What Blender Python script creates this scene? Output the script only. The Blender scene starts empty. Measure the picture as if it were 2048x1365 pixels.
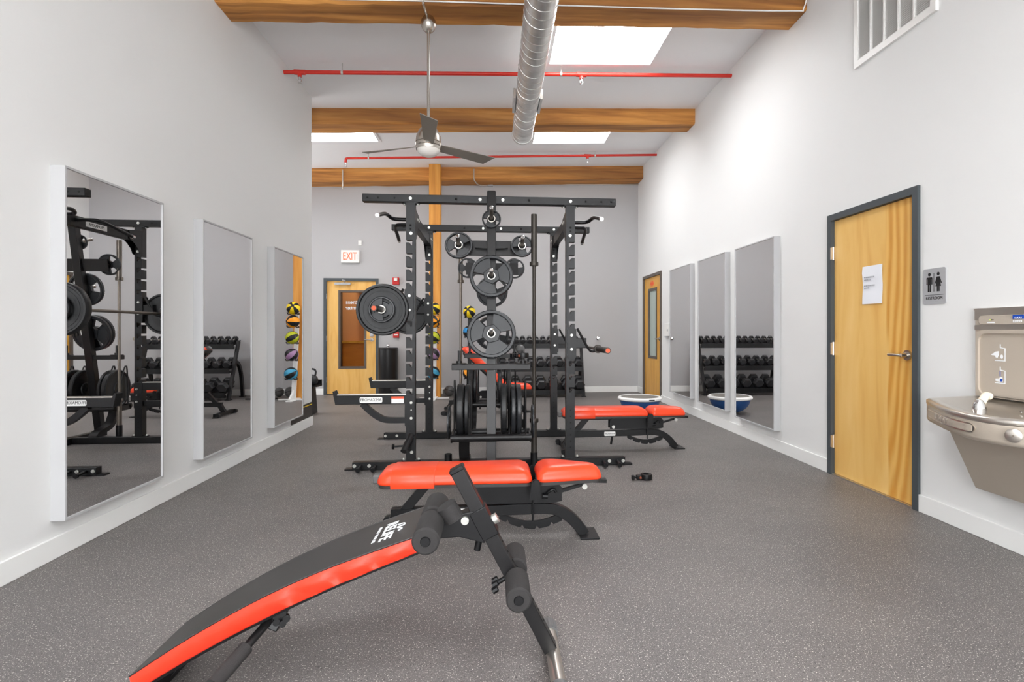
import bpy, bmesh, math, random
from mathutils import Vector, Matrix
random.seed(7)
sc = bpy.context.scene
C = sc.collection
PI = math.pi

# ------------------------------------------------------------------ camera, world, exposure
YAW = math.atan(93.0 / 1100.0)
cam = bpy.data.cameras.new('camera'); camo = bpy.data.objects.new('camera', cam); C.objects.link(camo)
camo.location = (0, 0, 1.21); camo.rotation_euler = (PI / 2, 0, -YAW)
cam.sensor_width = 36.0; cam.sensor_fit = 'HORIZONTAL'; cam.lens = 1100.0 / 2048 * 36
cam.shift_x = -57.0 / 2048; cam.shift_y = -20.5 / 2048
cam.clip_start = 0.05; cam.clip_end = 100
sc.camera = camo
w = bpy.data.worlds.new('world'); sc.world = w; w.use_nodes = True
w.node_tree.nodes['Background'].inputs[0].default_value = (0.85, 0.92, 1, 1)
w.node_tree.nodes['Background'].inputs[1].default_value = 0.6
sc.view_settings.view_transform = 'Standard'; sc.view_settings.look = 'None'
sc.view_settings.gamma = 1.0; sc.view_settings.use_curve_mapping = False
sc.view_settings.exposure = 0.76
SKY_POWER = 11.0        # daylight through the skylight panes, seen and added alike
WIN_POWER = 5.5         # fill light from unseen frosted windows added behind the camera

SIDE_POWER = 2.8        # daylight from an unseen window inferred at the far left

# ------------------------------------------------------------------ materials
def lin(c):
    c = c / 255.0
    return c / 12.92 if c <= 0.04045 else ((c + 0.055) / 1.055) ** 2.4
def col(r, g, b): return (lin(r), lin(g), lin(b), 1.0)
MATS = {}
def mat(name, c, rough=0.5, metal=0.0, bump=0.0, bscale=200.0, vary=0.0, vscale=6.0, coat=0.0, spec=0.5, emit=None, estr=0.0, trans=0.0, ior=1.45):
    m = bpy.data.materials.new(name); m.use_nodes = True
    nt = m.node_tree; b = nt.nodes['Principled BSDF']
    b.inputs['Base Color'].default_value = c; b.inputs['Roughness'].default_value = rough
    b.inputs['Metallic'].default_value = metal; b.inputs['Specular IOR Level'].default_value = spec
    b.inputs['Coat Weight'].default_value = coat; b.inputs['Coat Roughness'].default_value = 0.15
    b.inputs['Transmission Weight'].default_value = trans; b.inputs['IOR'].default_value = ior
    if emit: b.inputs['Emission Color'].default_value = emit; b.inputs['Emission Strength'].default_value = estr
    if bump or vary:
        tc = nt.nodes.new('ShaderNodeTexCoord')
    if bump:
        n = nt.nodes.new('ShaderNodeTexNoise'); n.inputs['Scale'].default_value = bscale; n.inputs['Detail'].default_value = 3
        bp = nt.nodes.new('ShaderNodeBump'); bp.inputs['Strength'].default_value = bump; bp.inputs['Distance'].default_value = 0.002
        nt.links.new(tc.outputs['Object'], n.inputs['Vector']); nt.links.new(n.outputs['Fac'], bp.inputs['Height'])
        nt.links.new(bp.outputs['Normal'], b.inputs['Normal'])
    if vary:
        n = nt.nodes.new('ShaderNodeTexNoise'); n.inputs['Scale'].default_value = vscale; n.inputs['Detail'].default_value = 4
        r = nt.nodes.new('ShaderNodeValToRGB')
        r.color_ramp.elements[0].position = 0.3; r.color_ramp.elements[1].position = 0.7
        r.color_ramp.elements[0].color = tuple(x * (1 - vary) for x in c[:3]) + (1,)
        r.color_ramp.elements[1].color = tuple(min(1, x * (1 + vary)) for x in c[:3]) + (1,)
        nt.links.new(tc.outputs['Object'], n.inputs['Vector']); nt.links.new(n.outputs['Fac'], r.inputs['Fac'])
        nt.links.new(r.outputs['Color'], b.inputs['Base Color'])
    MATS[name] = m
    return m

def wood(name, cols, axis='X', stretch=9.0, scale=2.2, rough=0.55, dist=1.2, stain=0.0, stain_col=None):
    """grain runs along `axis`"""
    m = bpy.data.materials.new(name); m.use_nodes = True
    nt = m.node_tree; b = nt.nodes['Principled BSDF']; b.inputs['Roughness'].default_value = rough
    tc = nt.nodes.new('ShaderNodeTexCoord'); mp = nt.nodes.new('ShaderNodeMapping')
    s = [scale * stretch] * 3; s['XYZ'.index(axis)] = scale
    mp.inputs['Scale'].default_value = s
    nt.links.new(tc.outputs['Object'], mp.inputs['Vector'])
    n = nt.nodes.new('ShaderNodeTexNoise'); n.inputs['Scale'].default_value = 1.0; n.inputs['Detail'].default_value = 6
    n.inputs['Distortion'].default_value = dist
    nt.links.new(mp.outputs['Vector'], n.inputs['Vector'])
    r = nt.nodes.new('ShaderNodeValToRGB')
    els = r.color_ramp.elements
    els[0].position = 0.28; els[0].color = cols[0]; els[1].position = 0.72; els[1].color = cols[-1]
    for i, cc in enumerate(cols[1:-1]):
        e = els.new(0.28 + 0.44 * (i + 1) / (len(cols) - 1)); e.color = cc
    nt.links.new(n.outputs['Fac'], r.inputs['Fac'])
    out = r.outputs['Color']
    if stain:
        n2 = nt.nodes.new('ShaderNodeTexNoise'); n2.inputs['Scale'].default_value = 0.35; n2.inputs['Detail'].default_value = 5
        nt.links.new(mp.outputs['Vector'], n2.inputs['Vector'])
        r2 = nt.nodes.new('ShaderNodeValToRGB'); r2.color_ramp.elements[0].position = 0.44; r2.color_ramp.elements[1].position = 0.64
        r2.color_ramp.elements[0].color = (0, 0, 0, 1); r2.color_ramp.elements[1].color = (stain,) * 3 + (1,)
        nt.links.new(n2.outputs['Fac'], r2.inputs['Fac'])
        mx = nt.nodes.new('ShaderNodeMix'); mx.data_type = 'RGBA'
        nt.links.new(r2.outputs['Color'], mx.inputs['Factor'])
        nt.links.new(out, mx.inputs['A']); mx.inputs['B'].default_value = stain_col
        out = mx.outputs['Result']
    nt.links.new(out, b.inputs['Base Color'])
    bp = nt.nodes.new('ShaderNodeBump'); bp.inputs['Strength'].default_value = 0.25; bp.inputs['Distance'].default_value = 0.002
    nt.links.new(n.outputs['Fac'], bp.inputs['Height']); nt.links.new(bp.outputs['Normal'], b.inputs['Normal'])
    return m

def rubber_floor():
    m = bpy.data.materials.new('speckled_rubber'); m.use_nodes = True
    nt = m.node_tree; b = nt.nodes['Principled BSDF']; b.inputs['Roughness'].default_value = 0.5
    b.inputs['Specular IOR Level'].default_value = 0.45
    tc = nt.nodes.new('ShaderNodeTexCoord')
    def flecks(scale, lo, hi, off):
        mp = nt.nodes.new('ShaderNodeMapping'); mp.inputs['Location'].default_value = (off, off * 0.7, off * 0.3)
        nt.links.new(tc.outputs['Object'], mp.inputs['Vector'])
        n = nt.nodes.new('ShaderNodeTexNoise'); n.inputs['Scale'].default_value = scale; n.inputs['Detail'].default_value = 1.5
        nt.links.new(mp.outputs['Vector'], n.inputs['Vector'])
        r = nt.nodes.new('ShaderNodeValToRGB'); r.color_ramp.elements[0].position = lo; r.color_ramp.elements[1].position = hi
        nt.links.new(n.outputs['Fac'], r.inputs['Fac'])
        return r.outputs['Color']
    big = nt.nodes.new('ShaderNodeTexNoise'); big.inputs['Scale'].default_value = 1.3; big.inputs['Detail'].default_value = 3
    nt.links.new(tc.outputs['Object'], big.inputs['Vector'])
    rb = nt.nodes.new('ShaderNodeValToRGB')
    rb.color_ramp.elements[0].color = col(94, 90, 89); rb.color_ramp.elements[1].color = col(107, 102, 100)
    rb.color_ramp.elements[0].position = 0.35; rb.color_ramp.elements[1].position = 0.65
    nt.links.new(big.outputs['Fac'], rb.inputs['Fac'])
    cur = rb.outputs['Color']
    for sc_, lo, hi, off, cc in ((165, 0.64, 0.67, 0, col(210, 204, 196)), (290, 0.645, 0.68, 7.3, col(168, 163, 158)), (190, 0.645, 0.68, 3.1, col(50, 48, 48))):
        mx = nt.nodes.new('ShaderNodeMix'); mx.data_type = 'RGBA'
        nt.links.new(flecks(sc_, lo, hi, off), mx.inputs['Factor']); nt.links.new(cur, mx.inputs['A']); mx.inputs['B'].default_value = cc
        cur = mx.outputs['Result']
    nt.links.new(cur, b.inputs['Base Color'])
    n = nt.nodes.new('ShaderNodeTexNoise'); n.inputs['Scale'].default_value = 350
    nt.links.new(tc.outputs['Object'], n.inputs['Vector'])
    bp = nt.nodes.new('ShaderNodeBump'); bp.inputs['Strength'].default_value = 0.25; bp.inputs['Distance'].default_value = 0.001
    nt.links.new(n.outputs['Fac'], bp.inputs['Height']); nt.links.new(bp.outputs['Normal'], b.inputs['Normal'])
    return m

M_FLOOR = rubber_floor()
M_WHITE = mat('white_wall_paint', col(229, 229, 228), 0.75, bump=0.08, bscale=160)
M_GREY = mat('grey_wall_paint', col(179, 178, 179), 0.75, bump=0.08, bscale=160)
M_CEIL = mat('ceiling_paint', col(244, 244, 245), 0.85, bump=0.05, bscale=90)
M_TRIM = mat('white_trim_paint', col(238, 238, 236), 0.45)
M_BEAM = wood('rough_timber', [col(134, 86, 40), col(182, 120, 56), col(206, 142, 68), col(222, 160, 86)], 'X', 16, 0.9, 0.65, 0.5, 0.6, col(112, 70, 32))
M_POST = wood('pale_timber', [col(186, 116, 40), col(214, 146, 58), col(226, 162, 76)], 'Z', 14, 0.9, 0.55, 0.4)
M_DOOR = wood('maple_veneer', [col(216, 156, 72), col(232, 182, 100), col(238, 192, 116)], 'Z', 7, 0.9, 0.35, 1.4)
def two_tone_door():
    m = wood('two_tone_veneer', [col(222, 166, 84), col(234, 188, 108), col(240, 198, 124)], 'Z', 6, 0.9, 0.35, 0.8)
    nt = m.node_tree; b = nt.nodes['Principled BSDF']
    src = b.inputs['Base Color'].links[0].from_socket
    tc = nt.nodes.new('ShaderNodeTexCoord'); sp = nt.nodes.new('ShaderNodeSeparateXYZ'); nt.links.new(tc.outputs['Object'], sp.inputs[0])
    mp = nt.nodes.new('ShaderNodeMapping'); mp.inputs['Scale'].default_value = (5, 5, .8); nt.links.new(tc.outputs['Object'], mp.inputs['Vector'])
    nz = nt.nodes.new('ShaderNodeTexNoise'); nz.inputs['Scale'].default_value = 1.0; nz.inputs['Detail'].default_value = 2; nt.links.new(mp.outputs['Vector'], nz.inputs['Vector'])
    ma = nt.nodes.new('ShaderNodeMath'); ma.operation = 'MULTIPLY_ADD'; ma.inputs[1].default_value = .16; nt.links.new(nz.outputs['Fac'], ma.inputs[0]); nt.links.new(sp.outputs['Y'], ma.inputs[2])
    lt = nt.nodes.new('ShaderNodeMapRange'); lt.inputs['From Min'].default_value = -.085; lt.inputs['From Max'].default_value = -.105; nt.links.new(ma.outputs[0], lt.inputs['Value'])
    wv = nt.nodes.new('ShaderNodeTexWave'); wv.wave_type = 'RINGS'; wv.rings_direction = 'X'; wv.inputs['Scale'].default_value = 1.6; wv.inputs['Distortion'].default_value = 5; wv.inputs['Detail'].default_value = 3
    mp2 = nt.nodes.new('ShaderNodeMapping'); mp2.inputs['Location'].default_value = (0, .32, -.9); mp2.inputs['Scale'].default_value = (1, 3.2, .45); nt.links.new(tc.outputs['Object'], mp2.inputs['Vector']); nt.links.new(mp2.outputs['Vector'], wv.inputs['Vector'])
    rp = nt.nodes.new('ShaderNodeValToRGB'); rp.color_ramp.elements[0].color = col(212, 150, 64); rp.color_ramp.elements[1].color = col(234, 184, 100); nt.links.new(wv.outputs['Fac'], rp.inputs['Fac'])
    mx = nt.nodes.new('ShaderNodeMix'); mx.data_type = 'RGBA'
    nt.links.new(lt.outputs['Result'], mx.inputs['Factor']); nt.links.new(src, mx.inputs['A']); nt.links.new(rp.outputs['Color'], mx.inputs['B'])
    nt.links.new(mx.outputs['Result'], b.inputs['Base Color'])
    return m
M_DOOR1 = two_tone_door()
M_DOORD = wood('golden_veneer', [col(204, 142, 44), col(220, 162, 58), col(228, 174, 72)], 'Z', 7, 0.9, 0.35, 1.2)
M_FRAME = mat('charcoal_frame_paint', col(70, 76, 80), 0.45)
M_BRONZE = mat('bronze_frame_paint', col(92, 82, 74), 0.45)
M_BLACK = mat('black_powder_coat', col(15, 15, 17), 0.38, bump=0.1, bscale=500, spec=0.38)
M_BLACK2 = mat('satin_black_steel', col(26, 25, 26), 0.36, spec=0.4)
M_RUBBER = mat('black_rubber', col(24, 25, 27), 0.42, bump=0.2, bscale=350)
M_URE = mat('dark_grey_urethane', col(38, 40, 43), 0.32, bump=0.1, bscale=300)
M_HEX = mat('hex_rubber', col(46, 46, 48), 0.28, bump=0.1, bscale=300)
M_FOAM = mat('charcoal_foam', col(46, 44, 44), 0.85, bump=0.5, bscale=400)
M_STEEL = mat('brushed_steel', col(214, 208, 200), 0.3, metal=1.0, bump=0.04, bscale=250)
M_NICKEL = mat('satin_nickel', col(196, 190, 182), 0.26, metal=1.0)
M_CHROME = mat('chrome', col(225, 225, 225), 0.08, metal=1.0)
M_BARST = mat('worn_bar_steel', col(112, 104, 96), 0.36, metal=0.85, bump=0.1, bscale=600)
M_BARDK = mat('black_oxide_bar', col(62, 58, 54), 0.4, metal=0.6)
M_ZINC = mat('zinc_bolt', col(206, 206, 200), 0.3, metal=0.7)
M_GALV = mat('galvanised_duct', col(205, 205, 203), 0.32, metal=0.7, vary=0.14, vscale=9)
M_RED = mat('red_vinyl', col(232, 70, 36), 0.28, bump=0.12, bscale=260, spec=0.5)
M_REDS = mat('red_vinyl_side', col(236, 54, 30), 0.38, bump=0.1, bscale=260)
M_BLKV = mat('black_vinyl', col(50, 48, 47), 0.42, bump=0.12, bscale=400)
M_PIPE = mat('red_pipe_paint', col(206, 48, 36), 0.4)
M_MIRROR = mat('mirror_silver', (0.86, 0.86, 0.865, 1), 0.0, metal=1.0)
M_MFRAME = mat('mirror_frame_paint', col(184, 184, 185), 0.4)
M_SKYP = mat('skylight_diffuser', col(240, 242, 245), 0.6, emit=(0.97, 0.985, 1.0, 1), estr=SKY_POWER)
M_WINP = mat('added_fill_pane', col(240, 242, 245), 0.6, emit=(0.97, 0.985, 1.0, 1), estr=WIN_POWER)
M_WINS = mat('frosted_side_pane', col(240, 242, 245), 0.6, emit=(0.97, 0.985, 1.0, 1), estr=SIDE_POWER)
M_WPL = mat('white_plastic', col(234, 233, 230), 0.4)
M_LABEL = mat('white_label', col(228, 228, 226), 0.4)
M_INK = mat('black_ink', col(24, 24, 26), 0.5)
M_GINK = mat('grey_ink', col(168, 170, 176), 0.6)
M_WINK = mat('white_ink', col(236, 238, 240), 0.5)
M_RINK = mat('orange_red_ink', col(240, 90, 50), 0.5)
M_EXIT = mat('exit_letter_glow', col(246, 110, 70), 0.5, emit=col(255, 96, 50), estr=0.35)
M_SIGN = mat('silver_sign_plate', col(176, 177, 180), 0.45, metal=0.2)
M_BLUE = mat('blue_badge', col(24, 76, 180), 0.4)
M_FTN = mat('fountain_grey_vinyl', col(188, 177, 163), 0.42, metal=0.15, bump=0.2, bscale=120)
M_SIREN = mat('fire_alarm_red', col(196, 30, 28), 0.35)
M_BOSU = mat('blue_dome', col(32, 74, 130), 0.4)
M_BOSUT = mat('grey_platform', col(120, 116, 110), 0.6)
M_GLOBE = mat('opal_glass', col(236, 232, 226), 0.25)
M_BLADE = mat('fan_blade_grey', col(132, 126, 118), 0.45)
M_GBALL = mat('grey_ball', col(98, 98, 98), 0.45)
M_YELLOW = mat('yellow_panel', col(242, 208, 16), 0.45)
M_ORANGE = mat('orange_panel', col(246, 156, 20), 0.45)
M_LIME = mat('lime_panel', col(178, 184, 22), 0.45)
M_PURPLE = mat('purple_panel', col(158, 122, 160), 0.45)
M_CYAN = mat('blue_panel', col(60, 150, 186), 0.45)
M_GLASS = mat('clear_glass', (1, 1, 1, 1), 0.02, trans=1.0, ior=1.05)
M_FROST = mat('frosted_glass', col(176, 190, 182), 0.25, spec=0.6)
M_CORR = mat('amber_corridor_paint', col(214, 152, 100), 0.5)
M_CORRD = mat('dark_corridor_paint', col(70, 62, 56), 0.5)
M_TREAD = mat('dark_vinyl_base', col(66, 62, 58), 0.5)
M_PAPER = mat('white_paper', col(236, 238, 244), 0.7)
M_SPONGE = mat('cream_lever', col(236, 222, 200), 0.5)
M_HOLE = mat('hole_black', col(8, 8, 8), 0.9)

# ------------------------------------------------------------------ mesh helpers
def catmull(pts, k=6):
    P = [Vector(p) for p in pts]; out = []
    for i in range(len(P) - 1):
        p0 = P[max(i - 1, 0)]; p1 = P[i]; p2 = P[i + 1]; p3 = P[min(i + 2, len(P) - 1)]
        for j in range(k):
            t = j / k
            out.append(0.5 * ((2 * p1) + (p2 - p0) * t + (2 * p0 - 5 * p1 + 4 * p2 - p3) * t * t + (3 * p1 - p0 - 3 * p2 + p3) * t ** 3))
    out.append(P[-1]); return out

def frame(d):
    d = Vector(d).normalized()
    u = Vector((0, 0, 1)) if abs(d.z) < 0.95 else Vector((1, 0, 0))
    a = d.cross(u).normalized(); b = a.cross(d).normalized()
    return d, a, b

class MB:
    def __init__(s): s.v = []; s.f = []
    def add(s, vs, fs):
        n = len(s.v); s.v += [Vector(x) for x in vs]; s.f += [tuple(i + n for i in f) for f in fs]; return s
    def box(s, x0, x1, y0, y1, z0, z1):
        vs = [(x, y, z) for x in (x0, x1) for y in (y0, y1) for z in (z0, z1)]
        return s.add(vs, [(0, 1, 3, 2), (4, 6, 7, 5), (0, 4, 5, 1), (2, 3, 7, 6), (0, 2, 6, 4), (1, 5, 7, 3)])
    def bar(s, p0, p1, wd, ht, up=(0, 0, 1)):
        p0 = Vector(p0); p1 = Vector(p1); d = (p1 - p0).normalized(); up = Vector(up)
        a = d.cross(up).normalized() * wd / 2; b = a.cross(d).normalized() * ht / 2
        vs = [p + sa * a + sb * b for p in (p0, p1) for sa, sb in ((-1, -1), (1, -1), (1, 1), (-1, 1))]
        return s.add(vs, [(3, 2, 1, 0), (4, 5, 6, 7), (0, 1, 5, 4), (1, 2, 6, 5), (2, 3, 7, 6), (3, 0, 4, 7)])
    def rpath(s, pts, wd, ht, side):
        """rectangular tube along a path lying in the plane perpendicular to `side`"""
        P = [Vector(p) for p in pts]; side = Vector(side).normalized(); vs = []; fs = []
        for i, p in enumerate(P):
            d = (P[min(i + 1, len(P) - 1)] - P[max(i - 1, 0)]).normalized(); b = side.cross(d).normalized()
            vs += [p + side * sa * wd / 2 + b * sb * ht / 2 for sa, sb in ((-1, -1), (1, -1), (1, 1), (-1, 1))]
        for i in range(len(P) - 1):
            o = i * 4
            for k in range(4): fs.append((o + k, o + (k + 1) % 4, o + 4 + (k + 1) % 4, o + 4 + k))
        n = (len(P) - 1) * 4
        fs += [(3, 2, 1, 0), (n, n + 1, n + 2, n + 3)]
        return s.add(vs, fs)
    def cyl(s, p0, p1, r0, r1=None, n=16):
        r1 = r0 if r1 is None else r1
        p0 = Vector(p0); p1 = Vector(p1); d, a, b = frame(p1 - p0)
        vs = []
        for p, r in ((p0, r0), (p1, r1)):
            vs += [p + (a * math.cos(t) + b * math.sin(t)) * r for t in (2 * PI * i / n for i in range(n))]
        fs = [(i, (i + 1) % n, n + (i + 1) % n, n + i) for i in range(n)]
        fs += [tuple(range(n - 1, -1, -1)), tuple(range(n, 2 * n))]
        return s.add(vs, fs)
    def tube(s, pts, r, n=10):
        P = [Vector(p) for p in pts]; vs = []; fs = []
        d, a, b = frame(P[1] - P[0])
        for i, p in enumerate(P):
            d2 = (P[min(i + 1, len(P) - 1)] - P[max(i - 1, 0)]).normalized()
            a = (a - d2 * a.dot(d2)).normalized(); b = d2.cross(a)
            vs += [p + (a * math.cos(t) + b * math.sin(t)) * r for t in (2 * PI * k / n for k in range(n))]
        for i in range(len(P) - 1):
            for k in range(n): fs.append((i * n + k, i * n + (k + 1) % n, (i + 1) * n + (k + 1) % n, (i + 1) * n + k))
        m = (len(P) - 1) * n
        fs += [tuple(range(n - 1, -1, -1)), tuple(range(m, m + n))]
        return s.add(vs, fs)
    def lathe(s, prof, o=(0, 0, 0), axis=(0, 0, 1), n=24, a0=0, a1=2 * PI):
        """profile (r, h); closed loop if first == last"""
        o = Vector(o); d, a, b = frame(axis); full = abs(a1 - a0 - 2 * PI) < 1e-6
        m = n if full else n + 1; vs = []; fs = []; L = len(prof)
        for i in range(m):
            t = a0 + (a1 - a0) * i / n
            vs += [o + d * h + (a * math.cos(t) + b * math.sin(t)) * r for r, h in prof]
        for i in range(n):
            j = (i + 1) % m
            for k in range(L - 1): fs.append((i * L + k, j * L + k, j * L + k + 1, i * L + k + 1))
        if not full and prof[0] == prof[-1]:
            fs += [tuple(range(L - 1)), tuple((m - 1) * L + k for k in range(L - 2, -1, -1))]
        return s.add(vs, fs)
    def prism(s, poly, fn, d0, d1):
        n = len(poly)
        vs = [fn(u, v, d0) for u, v in poly] + [fn(u, v, d1) for u, v in poly]
        fs = [tuple(range(n - 1, -1, -1)), tuple(range(n, 2 * n))] + [(i, (i + 1) % n, n + (i + 1) % n, n + i) for i in range(n)]
        return s.add(vs, fs)
    def sphere(s, c, r, n=20, m=12, sz=1.0, half=None):
        prof = []
        for i in range(m + 1):
            t = -PI / 2 + PI * i / m
            prof.append((max(r * math.cos(t), 1e-4), r * math.sin(t) * sz))
        return s.lathe(prof, c, (0, 0, 1), n)
    def loft(s, rings, cap0=True, cap1=True):
        n = len(rings[0]); vs = [p for r in rings for p in r]; fs = []
        for i in range(len(rings) - 1):
            for k in range(n): fs.append((i * n + k, i * n + (k + 1) % n, (i + 1) * n + (k + 1) % n, (i + 1) * n + k))
        if cap0: fs.append(tuple(range(n - 1, -1, -1)))
        if cap1: fs.append(tuple(range((len(rings) - 1) * n, len(rings) * n)))
        return s.add(vs, fs)
    def build(s, name, m, parent=None, local=False, smooth=38, bevel=0.0, props=None):
        me = bpy.data.meshes.new(name)
        off = Vector((0, 0, 0))
        if not local:
            q = parent
            while q is not None: off += q.location; q = q.parent
        me.from_pydata([tuple(v - off) for v in s.v], [], s.f)
        bm = bmesh.new(); bm.from_mesh(me); bmesh.ops.recalc_face_normals(bm, faces=bm.faces)
        bm.to_mesh(me); bm.free()
        for p in me.polygons: p.use_smooth = True
        me.set_sharp_from_angle(angle=math.radians(smooth))
        me.materials.append(m); me.update()
        o = bpy.data.objects.new(name, me); C.objects.link(o)
        if parent is not None: o.parent = parent
        if bevel:
            b = o.modifiers.new('bevel', 'BEVEL'); b.width = bevel; b.segments = 2; b.limit_method = 'ANGLE'; b.angle_limit = math.radians(40)
        if props:
            for k, v in props.items(): o[k] = v
        return o

def box(x0, x1, y0, y1, z0, z1): return MB().box(x0, x1, y0, y1, z0, z1)
STUFF = {'kind': 'stuff'}
def frame4(mb, a0, a1, b0, b1, ta, tb, fn):
    """four bars round the rectangle a0..a1 x b0..b1, uprights ta wide, rails tb high, no overlaps"""
    for q in ((a0, a0 + ta, b0, b1), (a1 - ta, a1, b0, b1), (a0 + ta, a1 - ta, b0, b0 + tb), (a0 + ta, a1 - ta, b1 - tb, b1)): fn(mb, *q)
    return mb
def thing(name, label, cat, loc=(0, 0, 0), group=None):
    o = bpy.data.objects.new(name, None); C.objects.link(o); o.empty_display_size = 0.05
    o.location = loc; o['label'] = label; o['category'] = cat
    if group: o['group'] = group
    return o
def tag(o, label, cat, group=None):
    o['label'] = label; o['category'] = cat
    if group: o['group'] = group
    return o
def st(o, label=None):
    o['kind'] = 'structure'
    if label: o['label'] = label
    return o
def sroot(name, loc, label=None):
    o = bpy.data.objects.new(name, None); C.objects.link(o); o.location = loc; o['kind'] = 'structure'; o.empty_display_size = 0.05
    if label: o['label'] = label
    return o
def dup(root, label, loc=None, rot=None, group=None):
    r = root.copy(); C.objects.link(r); r['label'] = label
    if loc is not None: r.location = loc
    if rot is not None: r.rotation_euler = rot
    if group: r['group'] = group
    for ch in list(root.children):
        c = ch.copy(); C.objects.link(c); c.parent = r
        for g in list(ch.children):
            d = g.copy(); C.objects.link(d); d.parent = c
    return r
def text(body, size, o, xd, yd, m, parent, name='lettering', ext=0.0006, bold=0.0, spacing=1.0, sx=1.0):
    cu = bpy.data.curves.new('t', 'FONT'); cu.body = body; cu.size = size; cu.extrude = ext
    cu.align_x = 'CENTER'; cu.align_y = 'CENTER'; cu.offset = bold; cu.space_character = spacing; cu.resolution_u = 3
    ob = bpy.data.objects.new('t', cu); C.objects.link(ob)
    dg = bpy.context.evaluated_depsgraph_get()
    me = bpy.data.meshes.new_from_object(ob.evaluated_get(dg))
    bpy.data.objects.remove(ob); bpy.data.curves.remove(cu)
    xd = Vector(xd).normalized(); yd = Vector(yd).normalized(); zd = xd.cross(yd)
    R = Matrix((xd, yd, zd)).transposed()
    off = Vector((0, 0, 0)); q = parent
    while q is not None: off += q.location; q = q.parent
    for v in me.vertices: v.co = R @ Vector((v.co.x * sx, v.co.y, v.co.z)) + Vector(o) - off
    me.materials.clear(); me.materials.append(m); me.name = name
    ob = bpy.data.objects.new(name, me); C.objects.link(ob); ob.parent = parent
    return ob
XD, YD, ZD = Vector((1, 0, 0)), Vector((0, 1, 0)), Vector((0, 0, 1))
ORD = ['first', 'second', 'third', 'fourth', 'fifth', 'sixth', 'seventh', 'eighth', 'ninth', 'tenth', 'eleventh', 'twelfth', 'thirteenth']

# ================================================================== THE ROOM
XL, XR, YB, YF, XA = -2.33, 2.846, 10.70, -4.5, -6.0
YE = 7.27                       # where the left wall ends and the room opens to the left
def zc_(x): return 4.20 + (x + 2.33) * 0.0323      # the ceiling rises gently to the right

st(box(XA - .2, XR + .2, YF - .2, 13.0, -0.12, 0).build('floor', M_FLOOR), 'dark grey rubber gym floor with pale flecks')
st(box(XL - .16, XL, YF, YE, 0, 4.6).build('wall_left', M_WHITE), 'tall white left wall carrying three mirrors')
st(box(XA, XL - .16, YE - .16, YE, 0, 4.6).build('wall_alcove', M_WHITE), 'white wall turning left behind the end of the left wall')
st(box(XA - .16, XA, YE - .16, YB, 0, 4.6).build('wall_far_left', M_GREY), 'grey wall at the far left of the back area')
# right wall, with openings for the two doors
def wall_with_holes(axis, fixed0, fixed1, lo, hi, z1, holes):
    mb = MB(); cuts = sorted(holes); p = lo
    def slab(a, b, za, zb):
        if axis == 'Y': mb.box(fixed0, fixed1, a, b, za, zb)
        else: mb.box(a, b, fixed0, fixed1, za, zb)
    for a, b, zt in cuts:
        slab(p, a, 0, z1); slab(a, b, zt, z1); p = b
    slab(p, hi, 0, z1)
    return mb
D1 = (3.456, 4.462, 2.186)      # restroom door, frame outside
D3 = (9.16, 10.30, 2.235)       # glazed door at the far right
D2 = (-3.205, -2.19, 2.205)     # exit door in the back wall
st(wall_with_holes('Y', XR, XR + .16, YF, YB + .16, 4.6, [D1, D3]).build('wall_right', M_WHITE), 'tall white right wall with restroom door')
st(wall_with_holes('X', YB, YB + .16, XA, XR, 4.6, [D2]).build('wall_back', M_GREY), 'grey painted back wall')
# wall behind the camera; two glowing windows are added to it for fill
st(wall_with_holes('X', YF - .16, YF, XL - .16, XR + .16, 4.6, []).build('wall_front', M_WHITE), 'white wall behind the camera')

# ceiling with skylight openings
SKY = [(0.63, 1.82, 5.32, 6.30), (0.63, 1.82, 8.06, 9.0), (-3.02, -1.82, 8.02, 8.88), (0.63, 1.82, -0.35, 0.63), (0.63, 1.82, -3.2, -2.22), (-1.9, -0.71, -0.35, 0.63), (-1.9, -0.71, -3.2, -2.22)]  # last four are unseen, added behind the camera to light the room
xs = sorted({XA, XR} | {s[0] for s in SKY} | {s[1] for s in SKY}); ys = sorted({YF, YB} | {s[2] for s in SKY} | {s[3] for s in SKY})
mb = MB()
for i in range(len(xs) - 1):
    for j in range(len(ys) - 1):
        cx_, cy_ = (xs[i] + xs[i + 1]) / 2, (ys[j] + ys[j + 1]) / 2
        if any(s[0] < cx_ < s[1] and s[2] < cy_ < s[3] for s in SKY): continue
        vs = [(x, y, zc_(x) + dz) for dz in (0, 0.03) for x, y in ((xs[i], ys[j]), (xs[i + 1], ys[j]), (xs[i + 1], ys[j + 1]), (xs[i], ys[j + 1]))]
        mb.add(vs, [(3, 2, 1, 0), (4, 5, 6, 7), (0, 1, 5, 4), (1, 2, 6, 5), (2, 3, 7, 6), (3, 0, 4, 7)])
st(mb.build('ceiling', M_CEIL), 'pale grey flat ceiling between timber beams')
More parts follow.
